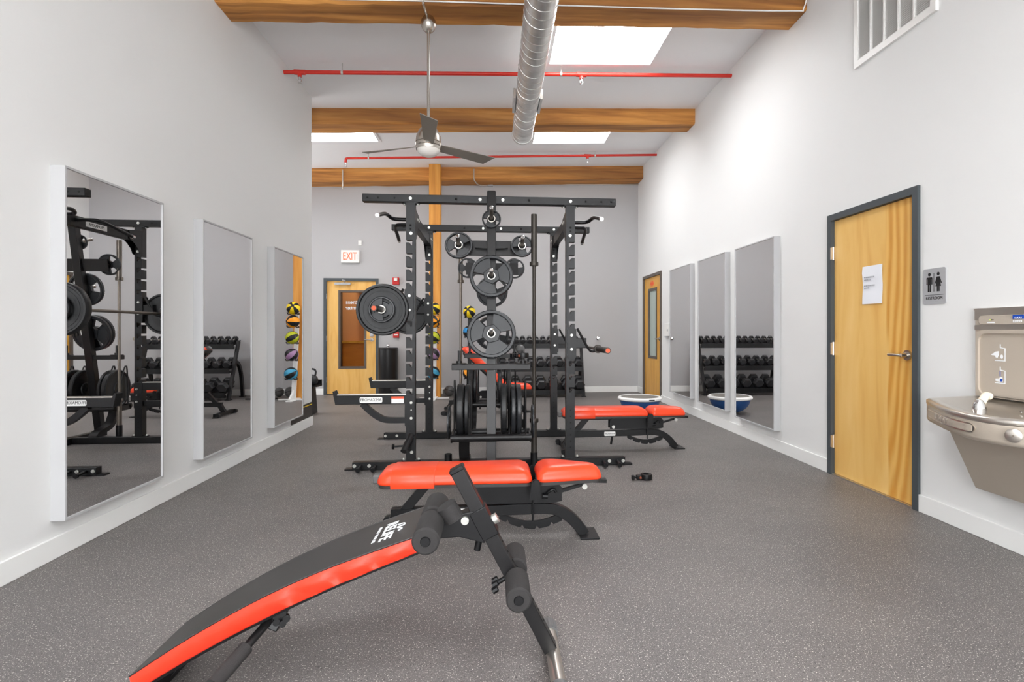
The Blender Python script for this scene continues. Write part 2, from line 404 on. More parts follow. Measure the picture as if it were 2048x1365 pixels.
for k, (x0, x1, y0, y1) in enumerate(SKY):
    r = sroot('window_%d' % (k + 1), ((x0 + x1) / 2, (y0 + y1) / 2, zc_(x0)), 'bright rectangular skylight recessed in the ceiling')
    sh = MB(); zt = 0.26; g = .005
    for a, b in (((x0 + g, y0 + g), (x1 - g, y0 + g)), ((x1 - g, y0 + g), (x1 - g, y1 - g)), ((x1 - g, y1 - g), (x0 + g, y1 - g)), ((x0 + g, y1 - g), (x0 + g, y0 + g))):
        sh.add([(a[0], a[1], zc_(a[0]) - .014), (b[0], b[1], zc_(b[0]) - .014), (b[0], b[1], zc_(b[0]) + zt), (a[0], a[1], zc_(a[0]) + zt)], [(0, 1, 2, 3)])
    sh.build('shaft', M_TRIM, r)
    MB().add([(x0, y0, zc_(x0) + zt), (x1, y0, zc_(x1) + zt), (x1, y1, zc_(x1) + zt), (x0, y1, zc_(x0) + zt)], [(0, 1, 2, 3)]).build('pane', M_SKYP, r)
    fr = MB(); t = .035
    for (a0, a1, b0, b1) in ((x0 - t, x1 + t, y0 - t, y0), (x0 - t, x1 + t, y1, y1 + t), (x0 - t, x0, y0, y1), (x1, x1 + t, y0, y1)):
        vs = [(x, y, zc_(x) + dz) for dz in (-.014, 0.01) for x, y in ((a0, b0), (a1, b0), (a1, b1), (a0, b1))]
        fr.add(vs, [(3, 2, 1, 0), (4, 5, 6, 7), (0, 1, 5, 4), (1, 2, 6, 5), (2, 3, 7, 6), (3, 0, 4, 7)])
    fr.build('window_frame', M_CEIL, r)
for k, (x0, x1) in enumerate(((-2.15, 0.1), (0.4, 2.65))):  # unseen windows, added to throw soft fill light into the room
    r = sroot('window_%d' % (k + 20), ((x0 + x1) / 2, YF, 0.3), 'added frosted window behind the camera, unseen, giving fill light')
    box(x0, x1, YF + .005, YF + .02, 0.3, 3.5).build('pane', M_WINP, r)
    f = MB()
    for a in (x0 - .05, (x0 + x1) / 2 - .025, x1): f.box(a, a + .05, YF, YF + .05, .25, 3.55)
    for z in (.25, 1.9, 3.5): f.box(x0 - .05, x1 + .05, YF, YF + .045, z, z + .05)
    f.build('window_frame', M_TRIM, r)

r = sroot('window_30', (XA, 9.0, 0.8), 'wide frosted window in the far left wall of the back area')
box(XA + .005, XA + .02, 7.6, 10.4, .8, 3.5).build('pane', M_WINS, r)
f = MB()
for a in (7.55, 8.975, 10.4): f.box(XA, XA + .05, a, a + .05, .75, 3.55)
for z in (.75, 2.1, 3.5): f.box(XA, XA + .045, 7.55, 10.45, z, z + .05)
f.build('window_frame', M_TRIM, r)

# baseboards
st(box(XL, XL + .016, YF, YE + .012, 0, .115).build('baseboard_left', M_TRIM, bevel=.003), 'white baseboard along the left wall')
mb = MB(); p = YF
for a, b, z in (D1, D3): mb.box(XR - .016, XR, p, a, 0, .115); p = b
mb.box(XR - .016, XR, p, YB, 0, .115)
st(mb.build('baseboard_right', M_TRIM, bevel=.003), 'white baseboard along the right wall')
mb = MB(); mb.box(XA, D2[0], YB - .016, YB, 0, .115); mb.box(D2[1], XR - .016, YB - .016, YB, 0, .115)
st(mb.build('baseboard_back', M_TRIM, bevel=.003), 'white baseboard along the grey back wall')

# timber beams and post
def beam(name, y0, y1, x0, x1, drop, label):
    n = 40; rng = random.Random(int(y0 * 100)); rings = []
    for i in range(n + 1):
        x = x0 + (x1 - x0) * i / n
        j = lambda s=.006: rng.uniform(-s, s)
        zt = zc_(x); zb = zt - drop
        rings.append([(x, y0 + j(), zt + .01), (x, y0 + j(), zb + .02 + j()), (x, y0 + .02, zb + j()), (x, y1 - .02, zb + j()), (x, y1 + j(), zb + .02 + j()), (x, y1 + j(), zt + .01)])
    o = MB().loft(rings).build(name, M_BEAM, smooth=25)
    return tag(o, label, 'beam', 'timber ceiling beams')
beam('ceiling_beam', 4.80, 5.13, XL, XR, .235, 'nearest brown timber ceiling beam, the fan hangs from it')
beam('ceiling_beam', 7.60, 7.95, XA, XR, .215, 'middle brown timber ceiling beam behind the fan')
beam('ceiling_beam', 10.32, YB, XA, XR, .245, 'far timber beam along the top of the grey back wall')
beam('ceiling_beam', 1.95, 2.3, XL, XR, .235, 'timber ceiling beam above and behind the viewpoint')
tag(box(-1.175, -.968, 10.10, 10.315, 0, zc_(-1.07)).build('timber_post', M_POST, bevel=.008), 'pale square timber post standing before the grey back wall', 'post')

# ------------------------------------------------------------------ spiral duct
d = thing('spiral_duct', 'round galvanised spiral duct hanging under the ceiling', 'duct', (.372, 2, 3.80))
DX, DZ, DR, DE = .372, 3.80, .132, 7.26
MB().lathe([(DR, -3.5), (DR, DE), (DR - .004, DE), (DR - .004, -3.5), (DR, -3.5)], (DX, 0, DZ), (0, 1, 0), 40).build('duct_body', M_GALV, d)
pts = []; turns = int((DE + 3.5) / .125)
for i in range(turns * 24 + 1):
    t = i / 24; pts.append((DX + DR * math.cos(2 * PI * t), -3.5 + t * .125, DZ + DR * math.sin(2 * PI * t)))
MB().tube(pts, .0035, 4).build('spiral_seam', M_GALV, d)
MB().lathe([(DR + .005, DE - .05), (DR + .006, DE - .005), (DR - .002, DE), (DR - .002, DE - .05), (DR + .005, DE - .05)], (DX, 0, DZ), (0, 1, 0), 40).build('end_collar', M_GALV, d)
MB().lathe([(DR - .006, DE - .12), (.001, DE - .12)], (DX, 0, DZ), (0, 1, 0), 30).build('damper', M_HOLE, d)
for sx in (-1, 1):
    MB().box(DX + sx * (DR + .014) - .014, DX + sx * (DR + .014) + .014, 6.0, 6.42, DZ - .05, DZ + .06).build('side_register', M_GALV, d, bevel=.003)
for y in (3.2, 5.4, 6.9):
    MB().tube([(DX - DR - .004, y, DZ + .02), (DX - .06, y, DZ + DR + .05), (DX - .06, y, zc_(DX))], .004, 6).build('hanger_wire', M_GALV, d)

# ------------------------------------------------------------------ ceiling fan
FX, FY = -.585, 4.995
f = thing('ceiling_fan', 'brushed nickel ceiling fan with three grey blades and globe light', 'fan', (FX, FY, zc_(FX) - .235))
zt = zc_(FX) - .235
MB().lathe([(.002, .0), (.045, 0), (.066, -.035), (.070, -.055), (.064, -.085), (.05, -.115), (.028, -.135), (.002, -.135)], (FX, FY, zt), ZD, 28).build('canopy', M_NICKEL, f)
MB().cyl((FX, FY, zt - .13), (FX, FY, 3.03), .0135).build('down_rod', M_NICKEL, f)
MB().lathe([(.002, .10), (.02, .10), (.05, .085), (.085, .05), (.106, .0), (.112, -.05), (.113, -.058), (.108, -.062), (.113, -.066), (.113, -.09), (.109, -.095), (.113, -.10), (.110, -.125), (.002, -.125)], (FX, FY, 2.955), ZD, 36).build('motor_housing', M_NICKEL, f)
MB().lathe([(.106, 0), (.104, -.015), (.09, -.042), (.06, -.066), (.03, -.076), (.001, -.078)], (FX, FY, 2.845), ZD, 32).build('globe_shade', M_GLOBE, f)
for k in range(3):
    an = math.radians(-83 + 120 * k)
    u = Vector((math.cos(an), math.sin(an), 0)); vv = Vector((-math.sin(an), math.cos(an), 0))
    rings = []
    for i in range(9):
        t = i / 8; r = .085 + .585 * t; wd = .046 + .026 * t
        tw = -math.radians(20 - 6 * t)
        c = Vector((FX, FY, 2.872)) + u * r
        e = vv * math.cos(tw) + ZD * math.sin(tw); nn = u.cross(e)
        sk = .02 * t
        rings.append([c - e * wd + nn * .003 + u * sk, c + e * wd + nn * .003 - u * sk, c + e * wd - nn * .003 - u * sk, c - e * wd - nn * .003 + u * sk])
    b = MB().loft(rings).build('blade', M_BLADE, f, bevel=.002)
MB().tube([(FX - .01, FY - .02, zt), (FX - .015, FY - .12, zt - .004), (FX - .02, 4.79, zt - .006), (FX - .02, 4.785, zt + .2)], .011, 8).build('supply_conduit', M_STEEL, f)

# cables, conduits
c = MB().tube(catmull([(XL + .05, 4.795, 4.0), (-1.2, 4.79, 4.025), (-.6, 4.785, 4.04), (.6, 4.79, 4.065), (1.8, 4.79, 4.09), (2.7, 4.79, 4.12), (2.80, 4.77, 4.14), (2.83, 4.74, 4.34)], 6), .006, 6).build('electrical_cable', M_WPL)
tag(c, 'thin white cable running along the nearest timber beam', 'cable')
cr = thing('wall_conduit', 'thin grey conduit with junction box under the far beam', 'conduit', (0, YB - .03, 4.1))
MB().cyl((-1.85, YB - .02, 4.02), (XR, YB - .02, 4.10), .012, n=8).build('conduit_run', M_STEEL, cr)
box(-.13, -.02, YB - .06, YB, 4.0, 4.11).build('junction_box', M_SIGN, cr, bevel=.004)
MB().tube(catmull([(-.37, 10.29, 4.22), (-.37, 10.28, 4.05), (-.35, 10.3, 3.99), (-.28, 10.5, 3.98), (-.1, YB - .03, 4.02)], 6), .011, 8).build('conduit_bend', M_STEEL, cr)
c = MB().tube([(-2.75, 10.30, 4.15), (-2.75, 10.30, 3.80)], .012, 8).cyl((-2.75, 10.30, 3.88), (-2.75, 10.30, 3.86), .02).build('drop_conduit', M_STEEL)
tag(c, 'short vertical grey conduit on the far beam above the exit sign', 'conduit')

# sprinkler pipes
def sprinkler(t, x, y, z):
    MB().cyl((x, y, z + .0), (x, y, z - .03), .022).build('tee_outlet', M_PIPE, t)
    MB().cyl((x, y, z - .03), (x, y, z - .055), .012).tube([(x - .012, y, z - .05), (x - .018, y, z - .075), (x, y, z - .095), (x + .018, y, z - .075), (x + .012, y, z - .05)], .004, 6).cyl((x, y, z - .095), (x, y, z - .099), .02).build('sprinkler_head', M_CHROME, t)
def pipe(name, label, p0, p1, r, tees, hangers):
    t = thing(name, label, 'pipe', p0, 'red sprinkler pipes'); p0 = Vector(p0); p1 = Vector(p1)
    MB().cyl(p0, p1, r, n=14).build('pipe_run', M_PIPE, t)
    for x in tees:
        q = p0.lerp(p1, (x - p0.x) / (p1.x - p0.x))
        MB().cyl(q - Vector((.06, 0, 0)), q + Vector((.06, 0, 0)), r + .006, n=14).build('pipe_fitting', M_PIPE, t)
        sprinkler(t, q.x, q.y, q.z - r)
    for x in hangers:
        q = p0.lerp(p1, (x - p0.x) / (p1.x - p0.x))
        MB().cyl((q.x, q.y, q.z), (q.x, q.y, zc_(q.x)), .005, n=6).lathe([(r + .003, -.012), (r + .003, .012)], q, XD, 14).build('pipe_hanger', M_ZINC, t)
    return t
pipe('sprinkler_pipe', 'red sprinkler pipe crossing the nearer ceiling bay', (XL, 6.34, 4.09), (XR, 6.40, 4.28), .022, (-2.16, 1.02), (-1.7, .78))
t = pipe('sprinkler_pipe', 'red sprinkler pipe crossing the farther ceiling bay, ending in an elbow', (-2.45, 9.45, 4.10), (XR, 9.45, 4.30), .019, (1.62,), (-2.1, 1.75))
MB().tube([(-2.45, 9.45, 4.10), (-2.47, 9.45, 4.09), (-2.475, 9.45, 4.05)], .022, 10).build('elbow', M_PIPE, t)
sprinkler(t, -2.475, 9.45, 4.06)

# ------------------------------------------------------------------ return vent on the right wall
v = thing('return_vent', 'large white louvred air return grille high on right wall', 'vent', (XR, 3.7, 3.27))
y0, y1, z0, z1 = 3.305, 4.11, 3.27, 3.93
fr = MB()
frame4(fr, y0, y1, z0, z1, .045, .05, lambda m, a0, a1, b0, b1: m.box(XR - .022, XR, a0, a1, b0, b1))
fr.build('vent_frame', M_WPL, v)
box(XR - .004, XR - .001, y0 + .03, y1 - .03, z0 + .03, z1 - .03).build('vent_back', M_WPL, v)
cw = (y1 - y0 - .09) / 5
for k in range(5):
    a = y0 + .045 + k * cw
    if k: box(XR - .02, XR - .004, a - .008, a + .008, z0 + .04, z1 - .04).build('mullion', M_WPL, v)
    s = MB(); z = z0 + .055
    while z < z1 - .055:
        s.add([(XR - .018, a, z), (XR - .018, a + cw, z), (XR - .005, a + cw, z + .011), (XR - .005, a, z + .011), (XR - .018, a, z + .0015), (XR - .018, a + cw, z + .0015), (XR - .005, a + cw, z + .0125), (XR - .005, a, z + .0125)], [(0, 1, 2, 3), (7, 6, 5, 4), (0, 4, 5, 1), (1, 5, 6, 2), (2, 6, 7, 3), (3, 7, 4, 0)])
        z += .0135
    s.build('louvres', M_WPL, v, props=STUFF)

# ------------------------------------------------------------------ doors
def lever(parent, o, out, along, m):
    o = Vector(o); out = Vector(out); along = Vector(along)
    MB().cyl(o, o + out * .012, .036, n=24).cyl(o + out * .012, o + out * .055, .018, .014).build('rose', m, parent)
    MB().tube(catmull([o + out * .05, o + out * .058 + along * .02, o + out * .055 + along * .07, o + out * .05 + along * .125], 5), .011, 10).build('lever', m, parent)
def jamb(parent, mb_args, m): 
    mb = MB()
    for a in mb_args: mb.box(*a)
    return mb.build('door_frame', m, parent)
a, b, zt = D1
dr = sroot('door_1', (XR, (a + b) / 2, 0), 'blonde maple restroom door in charcoal frame on right wall')
jamb(dr, ((XR - .02, XR + .14, a, a + .052, 0, zt), (XR - .02, XR + .14, b - .052, b, 0, zt), (XR - .02, XR + .14, a + .052, b - .052, zt - .052, zt)), M_FRAME)
slab = box(XR + .012, XR + .055, a + .055, b - .055, .012, zt - .055).build('door_slab', M_DOOR1, dr)
box(XR - .01, XR + .12, a + .052, b - .052, 0, .01).build('threshold', M_STEEL, dr)
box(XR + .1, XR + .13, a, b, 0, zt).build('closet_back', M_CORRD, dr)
for z in (.28, 1.06, 1.86): MB().cyl((XR + .002, b - .052, z - .055), (XR + .002, b - .052, z + .055), .011).box(XR - .021, XR + .012, b - .06, b - .045, z - .05, z + .05).build('hinge', M_STEEL, dr)
lever(dr, (XR + .012, a + .125, 1.04), (-1, 0, 0), (0, 1, 0), M_NICKEL)
box(XR + .01, XR + .014, a + .05, a + .06, .98, 1.1).build('strike_plate', M_BRONZE, dr)
# notice taped on the door
nt = thing('paper_notice', 'white printed paper notice taped to the restroom door', 'paper', (XR + .01, 3.95, 1.6))
P_ = []
for i in range(7):
    z = 1.705 - .29 * i / 6; bul = .004 * math.sin(i * 1.4) + .004
    P_.append([(XR + .010 - bul, 4.045 + .002 * math.sin(i * 2), z), (XR + .010 - bul * .6, 3.83 + .002 * math.sin(i * 2), z), (XR + .0112 - bul * .6, 3.83, z), (XR + .0112 - bul, 4.045, z)])
MB().loft(P_).build('sheet', M_PAPER, nt)
for k, (z, l) in enumerate(((1.615, .10), (1.595, .075), (1.55, .105), (1.532, .05))): 
    mb = MB(); y = 4.02; rng = random.Random(k)
    while y > 4.02 - l:
        ww = rng.uniform(.006, .018); mb.box(XR + .0004 - .0005, XR + .001, y - ww, y, z, z + .009); y -= ww + .004
    mb.build('print_line', M_GINK, nt, props=STUFF)
# exit door at the back
a, b, zt = D2
dr = sroot('door_2', ((a + b) / 2, YB, 0), 'blonde maple exit door with tall vision glass in back wall')
jamb(dr, ((a, a + .052, YB - .02, YB + .16, 0, zt), (b - .052, b, YB - .02, YB + .16, 0, zt), (a + .052, b - .052, YB - .02, YB + .16, zt - .052, zt)), M_FRAME)
ga, gb, g0, g1 = -2.93, -2.43, .50, 1.97
sl = MB()
y0, y1 = YB + .012, YB + .055
sl.box(a + .055, ga, y0, y1, .012, zt - .055); sl.box(gb, b - .055, y0, y1, .012, zt - .055); sl.box(ga, gb, y0, y1, .012, g0); sl.box(ga, gb, y0, y1, g1, zt - .055)
sl.build('door_slab', M_DOOR, dr)
fr = MB(); t = .032
frame4(fr, ga - .01, gb + .01, g0 - .01, g1 + .01, t + .01, t + .01, lambda m, a0, a1, b0, b1: m.box(a0, a1, y0 - .008, y1 + .008, b0, b1))
fr.build('glass_frame', M_BRONZE, dr)
box(ga + t, gb - t, y0 + .018, y0 + .024, g0 + t, g1 - t).build('pane', M_GLASS, dr)
text('Fitness', .105, (-2.665, y0 + .026, 1.755), (-1, 0, 0), ZD, M_WINK, dr, bold=.002)
text('Center', .105, (-2.665, y0 + .026, 1.645), (-1, 0, 0), ZD, M_WINK, dr, bold=.002)
for z in (.28, 1.06, 1.86): MB().cyl((a + .052, YB - .002, z - .05), (a + .052, YB - .002, z + .05), .011).build('hinge', M_STEEL, dr)
lever(dr, (b - .13, y0, 1.04), (0, -1, 0), (-1, 0, 0), M_NICKEL)
box(b - .165, b - .095, y0 - .014, y0, 1.10, 1.24).build('keypad', M_SIGN, dr, bevel=.004)
cl = box(-3.0, -2.70, y0 - .06, y0, 2.075, 2.12).build('door_closer', M_SIGN, dr, bevel=.006)
MB().tube([(-2.83, y0 - .04, 2.12), (-2.78, y0 - .12, 2.155), (-2.86, YB - .03, 2.17)], .008, 6).build('closer_arm', M_SIGN, dr)
# corridor seen through the glass
st(box(-4.3, -1.4, 12.35, 12.45, 0, 3).build('wall_corridor', M_CORR), 'amber wall of the corridor beyond the exit door')
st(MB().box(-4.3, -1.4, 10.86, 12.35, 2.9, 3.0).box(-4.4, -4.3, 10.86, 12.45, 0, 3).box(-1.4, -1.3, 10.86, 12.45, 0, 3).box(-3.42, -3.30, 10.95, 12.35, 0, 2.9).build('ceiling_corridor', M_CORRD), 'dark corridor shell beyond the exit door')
pp = thing('corridor_pipe', 'dark red pipe seen through the exit door glass', 'pipe', (-2.6, 12.2, 1.2))
MB().tube(catmull([(-2.78, 12.2, 2.89), (-2.78, 12.2, 1.6), (-2.76, 12.2, 1.42), (-2.66, 12.2, 1.34), (-2.45, 12.2, 1.32)], 6), .055, 12).build('pipe_run', mat('maroon_pipe', col(130, 52, 46), .4), pp)
for z in (2.2, 1.62): MB().cyl((-2.78, 12.2, z - .03), (-2.78, 12.2, z + .03), .068).build('pipe_flange', MATS['maroon_pipe'], pp)
tb = thing('corridor_cabinet', 'amber low cabinet seen through the exit door glass', 'cabinet', (-2.5, 12.1, 0))
box(-3.2, -1.6, 11.95, 12.34, 0, .95).build('body', wood('amber_board', [col(196, 110, 24), col(214, 130, 34)], 'X', 6, 1), tb, bevel=.01)
box(-3.2, -1.6, 11.93, 12.34, .95, .99).build('top', M_DOORD, tb)
lp = thing('added_corridor_lamp', 'added round lamp, unseen, lighting the corridor beyond the exit door', 'lamp', (-2.4, 11.6, 2.9))
MB().lathe([(.002, 0), (.14, 0), (.13, -.06), (.002, -.07)], (-2.4, 11.6, 2.9), ZD, 24).build('lamp_shade', mat('lamp_glow', col(255, 235, 200), .5, emit=(1, .86, .66, 1), estr=60), lp)  # unseen lamp, added to brighten the corridor behind the door glass
# glazed door far right
a, b, zt = D3
dr = sroot('door_3', (XR, (a + b) / 2, 0), 'golden wood door with narrow frosted glass at far right')
jamb(dr, ((XR - .02, XR + .14, a, a + .052, 0, zt), (XR - .02, XR + .14, b - .052, b, 0, zt), (XR - .02, XR + .14, a + .052, b - .052, zt - .052, zt)), M_BRONZE)
ga, gb, g0, g1 = a + .30, b - .33, .72, 1.97
sl = MB(); x0, x1 = XR + .008, XR + .05
sl.box(x0, x1, a + .055, ga, .012, zt - .055); sl.box(x0, x1, gb, b - .055, .012, zt - .055); sl.box(x0, x1, ga, gb, .012, g0); sl.box(x0, x1, ga, gb, g1, zt - .055)
sl.build('door_slab', M_DOORD, dr)
fr = MB(); t = .035
frame4(fr, ga - .01, gb + .01, g0 - .01, g1 + .01, t + .01, t + .01, lambda m, a0, a1, b0, b1: m.box(x0 - .01, x1, a0, a1, b0, b1))
fr.build('glass_frame', M_BRONZE, dr)
box(x0 + .012, x0 + .02, ga + .02, gb - .02, g0 + .02, g1 - .02).build('pane', M_FROST, dr)
for z in (.28, 1.06, 1.86): MB().cyl((XR + .002, b - .05, z - .05), (XR + .002, b - .05, z + .05), .011).build('hinge', M_BRONZE, dr)
lever(dr, (x0, a + .125, 1.07), (-1, 0, 0), (0, 1, 0), M_NICKEL)
for dy in (-.055, .055):
    cy_ = (a + b) / 2 + dy + .03
    MB().prism([(0, .055), (.055, 0), (0, -.055), (-.055, 0)], lambda u, v_, d_: (x0 - d_, cy_ + u, 2.065 + v_), 0, .002).build('diamond_decal', M_RINK, dr)
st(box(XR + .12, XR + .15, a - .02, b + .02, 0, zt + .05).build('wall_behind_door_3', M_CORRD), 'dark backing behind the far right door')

# ------------------------------------------------------------------ mirrors
def wall_mirror(y0, y1, z0, z1, side, label):
    xw = XL if side < 0 else XR; s = 1 if side < 0 else -1
    t = thing('wall_mirror', label, 'mirror', (xw, (y0 + y1) / 2, z0), 'framed wall mirrors'); dp = .074 if side < 0 else .066
    fr = MB(); tk = .012
    frame4(fr, y0, y1, z0, z1, tk, tk, lambda m, a0, a1, b0, b1: m.box(min(xw, xw + s * dp), max(xw, xw + s * dp), a0, a1, b0, b1))
    fr.build('mirror_frame', M_MFRAME, t)
    x = xw + s * (dp - .006)
    box(min(x, x - s * .004), max(x, x - s * .004), y0 + tk, y1 - tk, z0 + tk, z1 - tk).build('mirror_glass', M_MIRROR, t)
wall_mirror(3.105, 3.975, .205, 2.085, -1, 'nearest tall framed mirror on left wall, reflecting the rack')
wall_mirror(4.49, 5.365, .205, 2.08, -1, 'middle tall framed mirror on left wall, reflecting dumbbell rack end')
wall_mirror(5.885, 6.745, .205, 2.08, -1, 'farthest tall framed mirror on left wall, reflecting medicine balls')
wall_mirror(5.265, 6.165, .21, 2.155, 1, 'nearest tall framed mirror on right wall by restroom door')
wall_mirror(6.43, 7.33, .235, 2.165, 1, 'middle tall framed mirror on right wall')
wall_mirror(7.62, 8.54, .24, 2.17, 1, 'farthest tall framed mirror on right wall by the glazed door')
t = thing('wall_base_panel', 'dark vinyl panel with yellow stripe low at left wall end', 'panel', (XL, 7.0, .12))
box(XL, XL + .006, 6.55, 7.265, .12, .30).build('panel', M_TREAD, t)
box(XL, XL + .008, 6.55, 7.265, .268, .277).build('stripe', M_YELLOW, t)

# ------------------------------------------------------------------ small wall things
t = thing('exit_sign', 'white EXIT sign with orange-red letters above the back door', 'sign', (-2.70, YB, 2.49))
box(-2.875, -2.535, YB - .055, YB, 2.495, 2.735).build('housing', M_WPL, t, bevel=.008)
text('EXIT', .205, (-2.712, YB - .056, 2.612), XD, ZD, M_EXIT, t, ext=.001, bold=.001, sx=.62)
box(-2.592, -2.555, YB - .058, YB - .054, 2.56, 2.65).build('test_panel', M_LABEL, t, bevel=.002)
tag(MB().box(-2.565, -2.50, YB - .018, YB, 2.83, 2.925).box(-2.548, -2.517, YB - .022, YB - .018, 2.845, 2.875).build('wall_sensor', M_WPL, bevel=.004), 'small white wall plate above the exit sign', 'sensor')
t = thing('fire_alarm', 'red fire alarm strobe on the grey back wall', 'alarm', (-1.865, YB, 2.1))
box(-1.925, -1.80, YB - .045, YB, 2.09, 2.225).build('housing', M_SIREN, t, bevel=.008)
box(-1.895, -1.83, YB - .065, YB - .04, 2.155, 2.215).build('strobe_lens', M_GLOBE, t, bevel=.006)
t = thing('pull_station', 'red fire alarm pull station beside the back door', 'alarm', (-1.86, YB, 1.1))
box(-1.915, -1.805, YB - .04, YB, 1.075, 1.235).build('housing', M_SIREN, t, bevel=.006)
box(-1.895, -1.825, YB - .05, YB - .035, 1.12, 1.145).build('handle', M_WPL, t, bevel=.003)
text('FIRE', .03, (-1.86, YB - .041, 1.20), XD, ZD, M_WINK, t)
t = thing('door_bumper', 'round steel wall bumper on grey wall right of dumbbells', 'bumper', (2.04, YB, 1.06))
MB().lathe([(.002, -.0), (.036, 0), (.036, .012), (.024, .02), (.024, .05), (.002, .052)], (2.04, YB, 1.06), (0, -1, 0), 20).build('bumper_cup', M_CHROME, t)
t = thing('wall_controller', 'small white wall box beside the far right door', 'switch', (XR, 8.8, 1.15))
box(XR - .03, XR, 8.72, 8.93, 1.12, 1.33).build('housing', M_WPL, t, bevel=.006)
box(XR - .035, XR - .028, 8.73, 8.77, 1.2, 1.24).build('button', M_SIGN, t)
box(XR - .045, XR, 8.78, 8.86, 1.10, 1.12).build('bracket', M_SIGN, t)

# restroom sign (faces -X; sign text runs towards -Y)
t = thing('restroom_sign', 'silver restroom sign with man and woman pictograms', 'sign', (XR, 3.335, 1.37))
SY0, SY1, SZ0, SZ1 = 3.243, 3.426, 1.383, 1.615
def rr(x0, x1, y0, y1, r, n=5):
    out = []
    for cx, cy, a0 in ((x1 - r, y1 - r, 0), (x0 + r, y1 - r, 90), (x0 + r, y0 + r, 180), (x1 - r, y0 + r, 270)):
        for i in range(n + 1):
            a_ = math.radians(a0 + 90 * i / n); out.append((cx + r * math.cos(a_), cy + r * math.sin(a_)))
    return out
MB().prism(rr(SY0, SY1, SZ0, SZ1, .014), lambda u, v_, d_: (XR - d_, u, v_), 0, .006).build('plate', M_SIGN, t)
SF = lambda u, v_, d_: (XR - .006 - d_, 3.3345 - u, 1.499 + v_)
man = MB()
man.prism([(-.038 + .011 * math.cos(k * PI / 8), .078 + .011 * math.sin(k * PI / 8)) for k in range(16)], SF, 0, .001)
man.prism([(-.058, .06), (-.018, .06), (-.014, .054), (-.014, .012), (-.022, .012), (-.022, .048), (-.025, .048), (-.025, -.035), (-.036, -.035), (-.036, .01), (-.040, .01), (-.040, -.035), (-.051, -.035), (-.051, .048), (-.054, .048), (-.054, .012), (-.062, .012), (-.062, .054)], SF, 0, .001)
man.build('man_symbol', M_INK, t)
wo = MB()
wo.prism([(.034 + .011 * math.cos(k * PI / 8), .078 + .011 * math.sin(k * PI / 8)) for k in range(16)], SF, 0, .001)
wo.prism([(.022, .06), (.046, .06), (.062, .018), (.055, .015), (.044, .045), (.056, -.002), (.045, -.002), (.045, -.035), (.036, -.035), (.036, -.002), (.032, -.002), (.032, -.035), (.023, -.035), (.023, -.002), (.012, -.002), (.024, .045), (.013, .015), (.006, .018)], SF, 0, .001)
wo.build('woman_symbol', M_INK, t)
MB().prism([(-.0025, .085), (.0005, .085), (.0005, -.035), (-.0025, -.035)], SF, 0, .001).build('divider_line', M_INK, t)
MB().prism([(-.076, -.055), (.076, -.055), (.076, -.058), (-.076, -.058)], SF, 0, .001).build('rule_line', M_INK, t)
text('RESTROOM', .028, (XR - .0065, 3.3345, 1.499 - .078), (0, -1, 0), ZD, M_INK, t, sx=.93)
br = MB()
for k in range(12): br.cyl((XR - .006, 3.36 - k * .0048, 1.403), (XR - .0075, 3.36 - k * .0048, 1.403), .0014, n=6)
br.build('braille_dots', M_SIGN, t, props=STUFF)

# ------------------------------------------------------------------ drinking fountain
t = thing('drinking_fountain', 'stainless wall drinking fountain with bottle filler panel', 'fountain', (XR, 2.7, .32))
FYa, FYb = 2.40, 3.005          # back panel from near to far edge
bp_ = MB(); bp_.box(XR - .03, XR, FYa, FYb, .83, 1.335)
bp_.build('filler_panel', M_FTN, t, bevel=.004)
box(XR - .036, XR, FYa, FYb + .003, 1.328, 1.340).build('panel_cap', M_STEEL, t)
for z0_, z1_ in ((1.272, 1.330), (1.215, 1.243)): box(XR - .034, XR - .028, FYa, FYb - .001, z0_, z1_).build('steel_band', M_STEEL, t)
YF_ = lambda u, v_, d_: (XR - .030 - d_, u, v_)
MB().prism(rr(FYa + .03, FYb - .03, 1.243, 1.302, .028), YF_, 0, .008).build('display_bezel', M_STEEL, t)
MB().prism(rr(FYa + .034, FYb - .034, 1.247, 1.298, .0245), YF_, 0, .0095).build('display_panel', M_FTN, t)
# alcove lip: an arch frame proud of the panel
outer = rr(FYa + .008, FYb - .016, .84, 1.215, .05); inner = rr(FYa + .03, FYb - .032, .84, 1.195, .05)
lip = MB(); n = len(outer)
vs = [YF_(u, v_, .0) for u, v_ in outer] + [YF_(u, v_, .012) for u, v_ in outer] + [YF_(u, v_, .012) for u, v_ in inner] + [YF_(u, v_, -.0) for u, v_ in inner]
fs = [(k * n + i, k * n + (i + 1) % n, (k + 1) * n + (i + 1) % n, (k + 1) * n + i) for k in range(3) for i in range(n)]
lip.add(vs, fs).build('alcove_lip', M_FTN, t)
FXF = XR - .0302
box(FXF - .012, FXF - .009, 2.695, 2.758, 1.274, 1.296).build('maker_badge', M_BLUE, t)
text('ELKAY', .015, (FXF - .0125, 2.725, 1.2795), (0, -1, 0), ZD, M_WINK, t)
text('EZH2O', .016, (FXF - .0105, 2.732, 1.2605), (0, -1, 0), ZD, M_WINK, t, bold=.0006)
box(FXF - .0105, FXF - .009, 2.868, 2.915, 1.253, 1.260).build('display_print', M_WINK, t)
for k, m_ in enumerate((mat('green_led', col(190, 210, 40), .4, emit=col(200, 230, 60), estr=.6), M_INK, M_INK)): box(FXF - .0108, FXF - .009, 2.893 - k * .009, 2.899 - k * .009, 1.269, 1.274).build('indicator_light', m_, t)
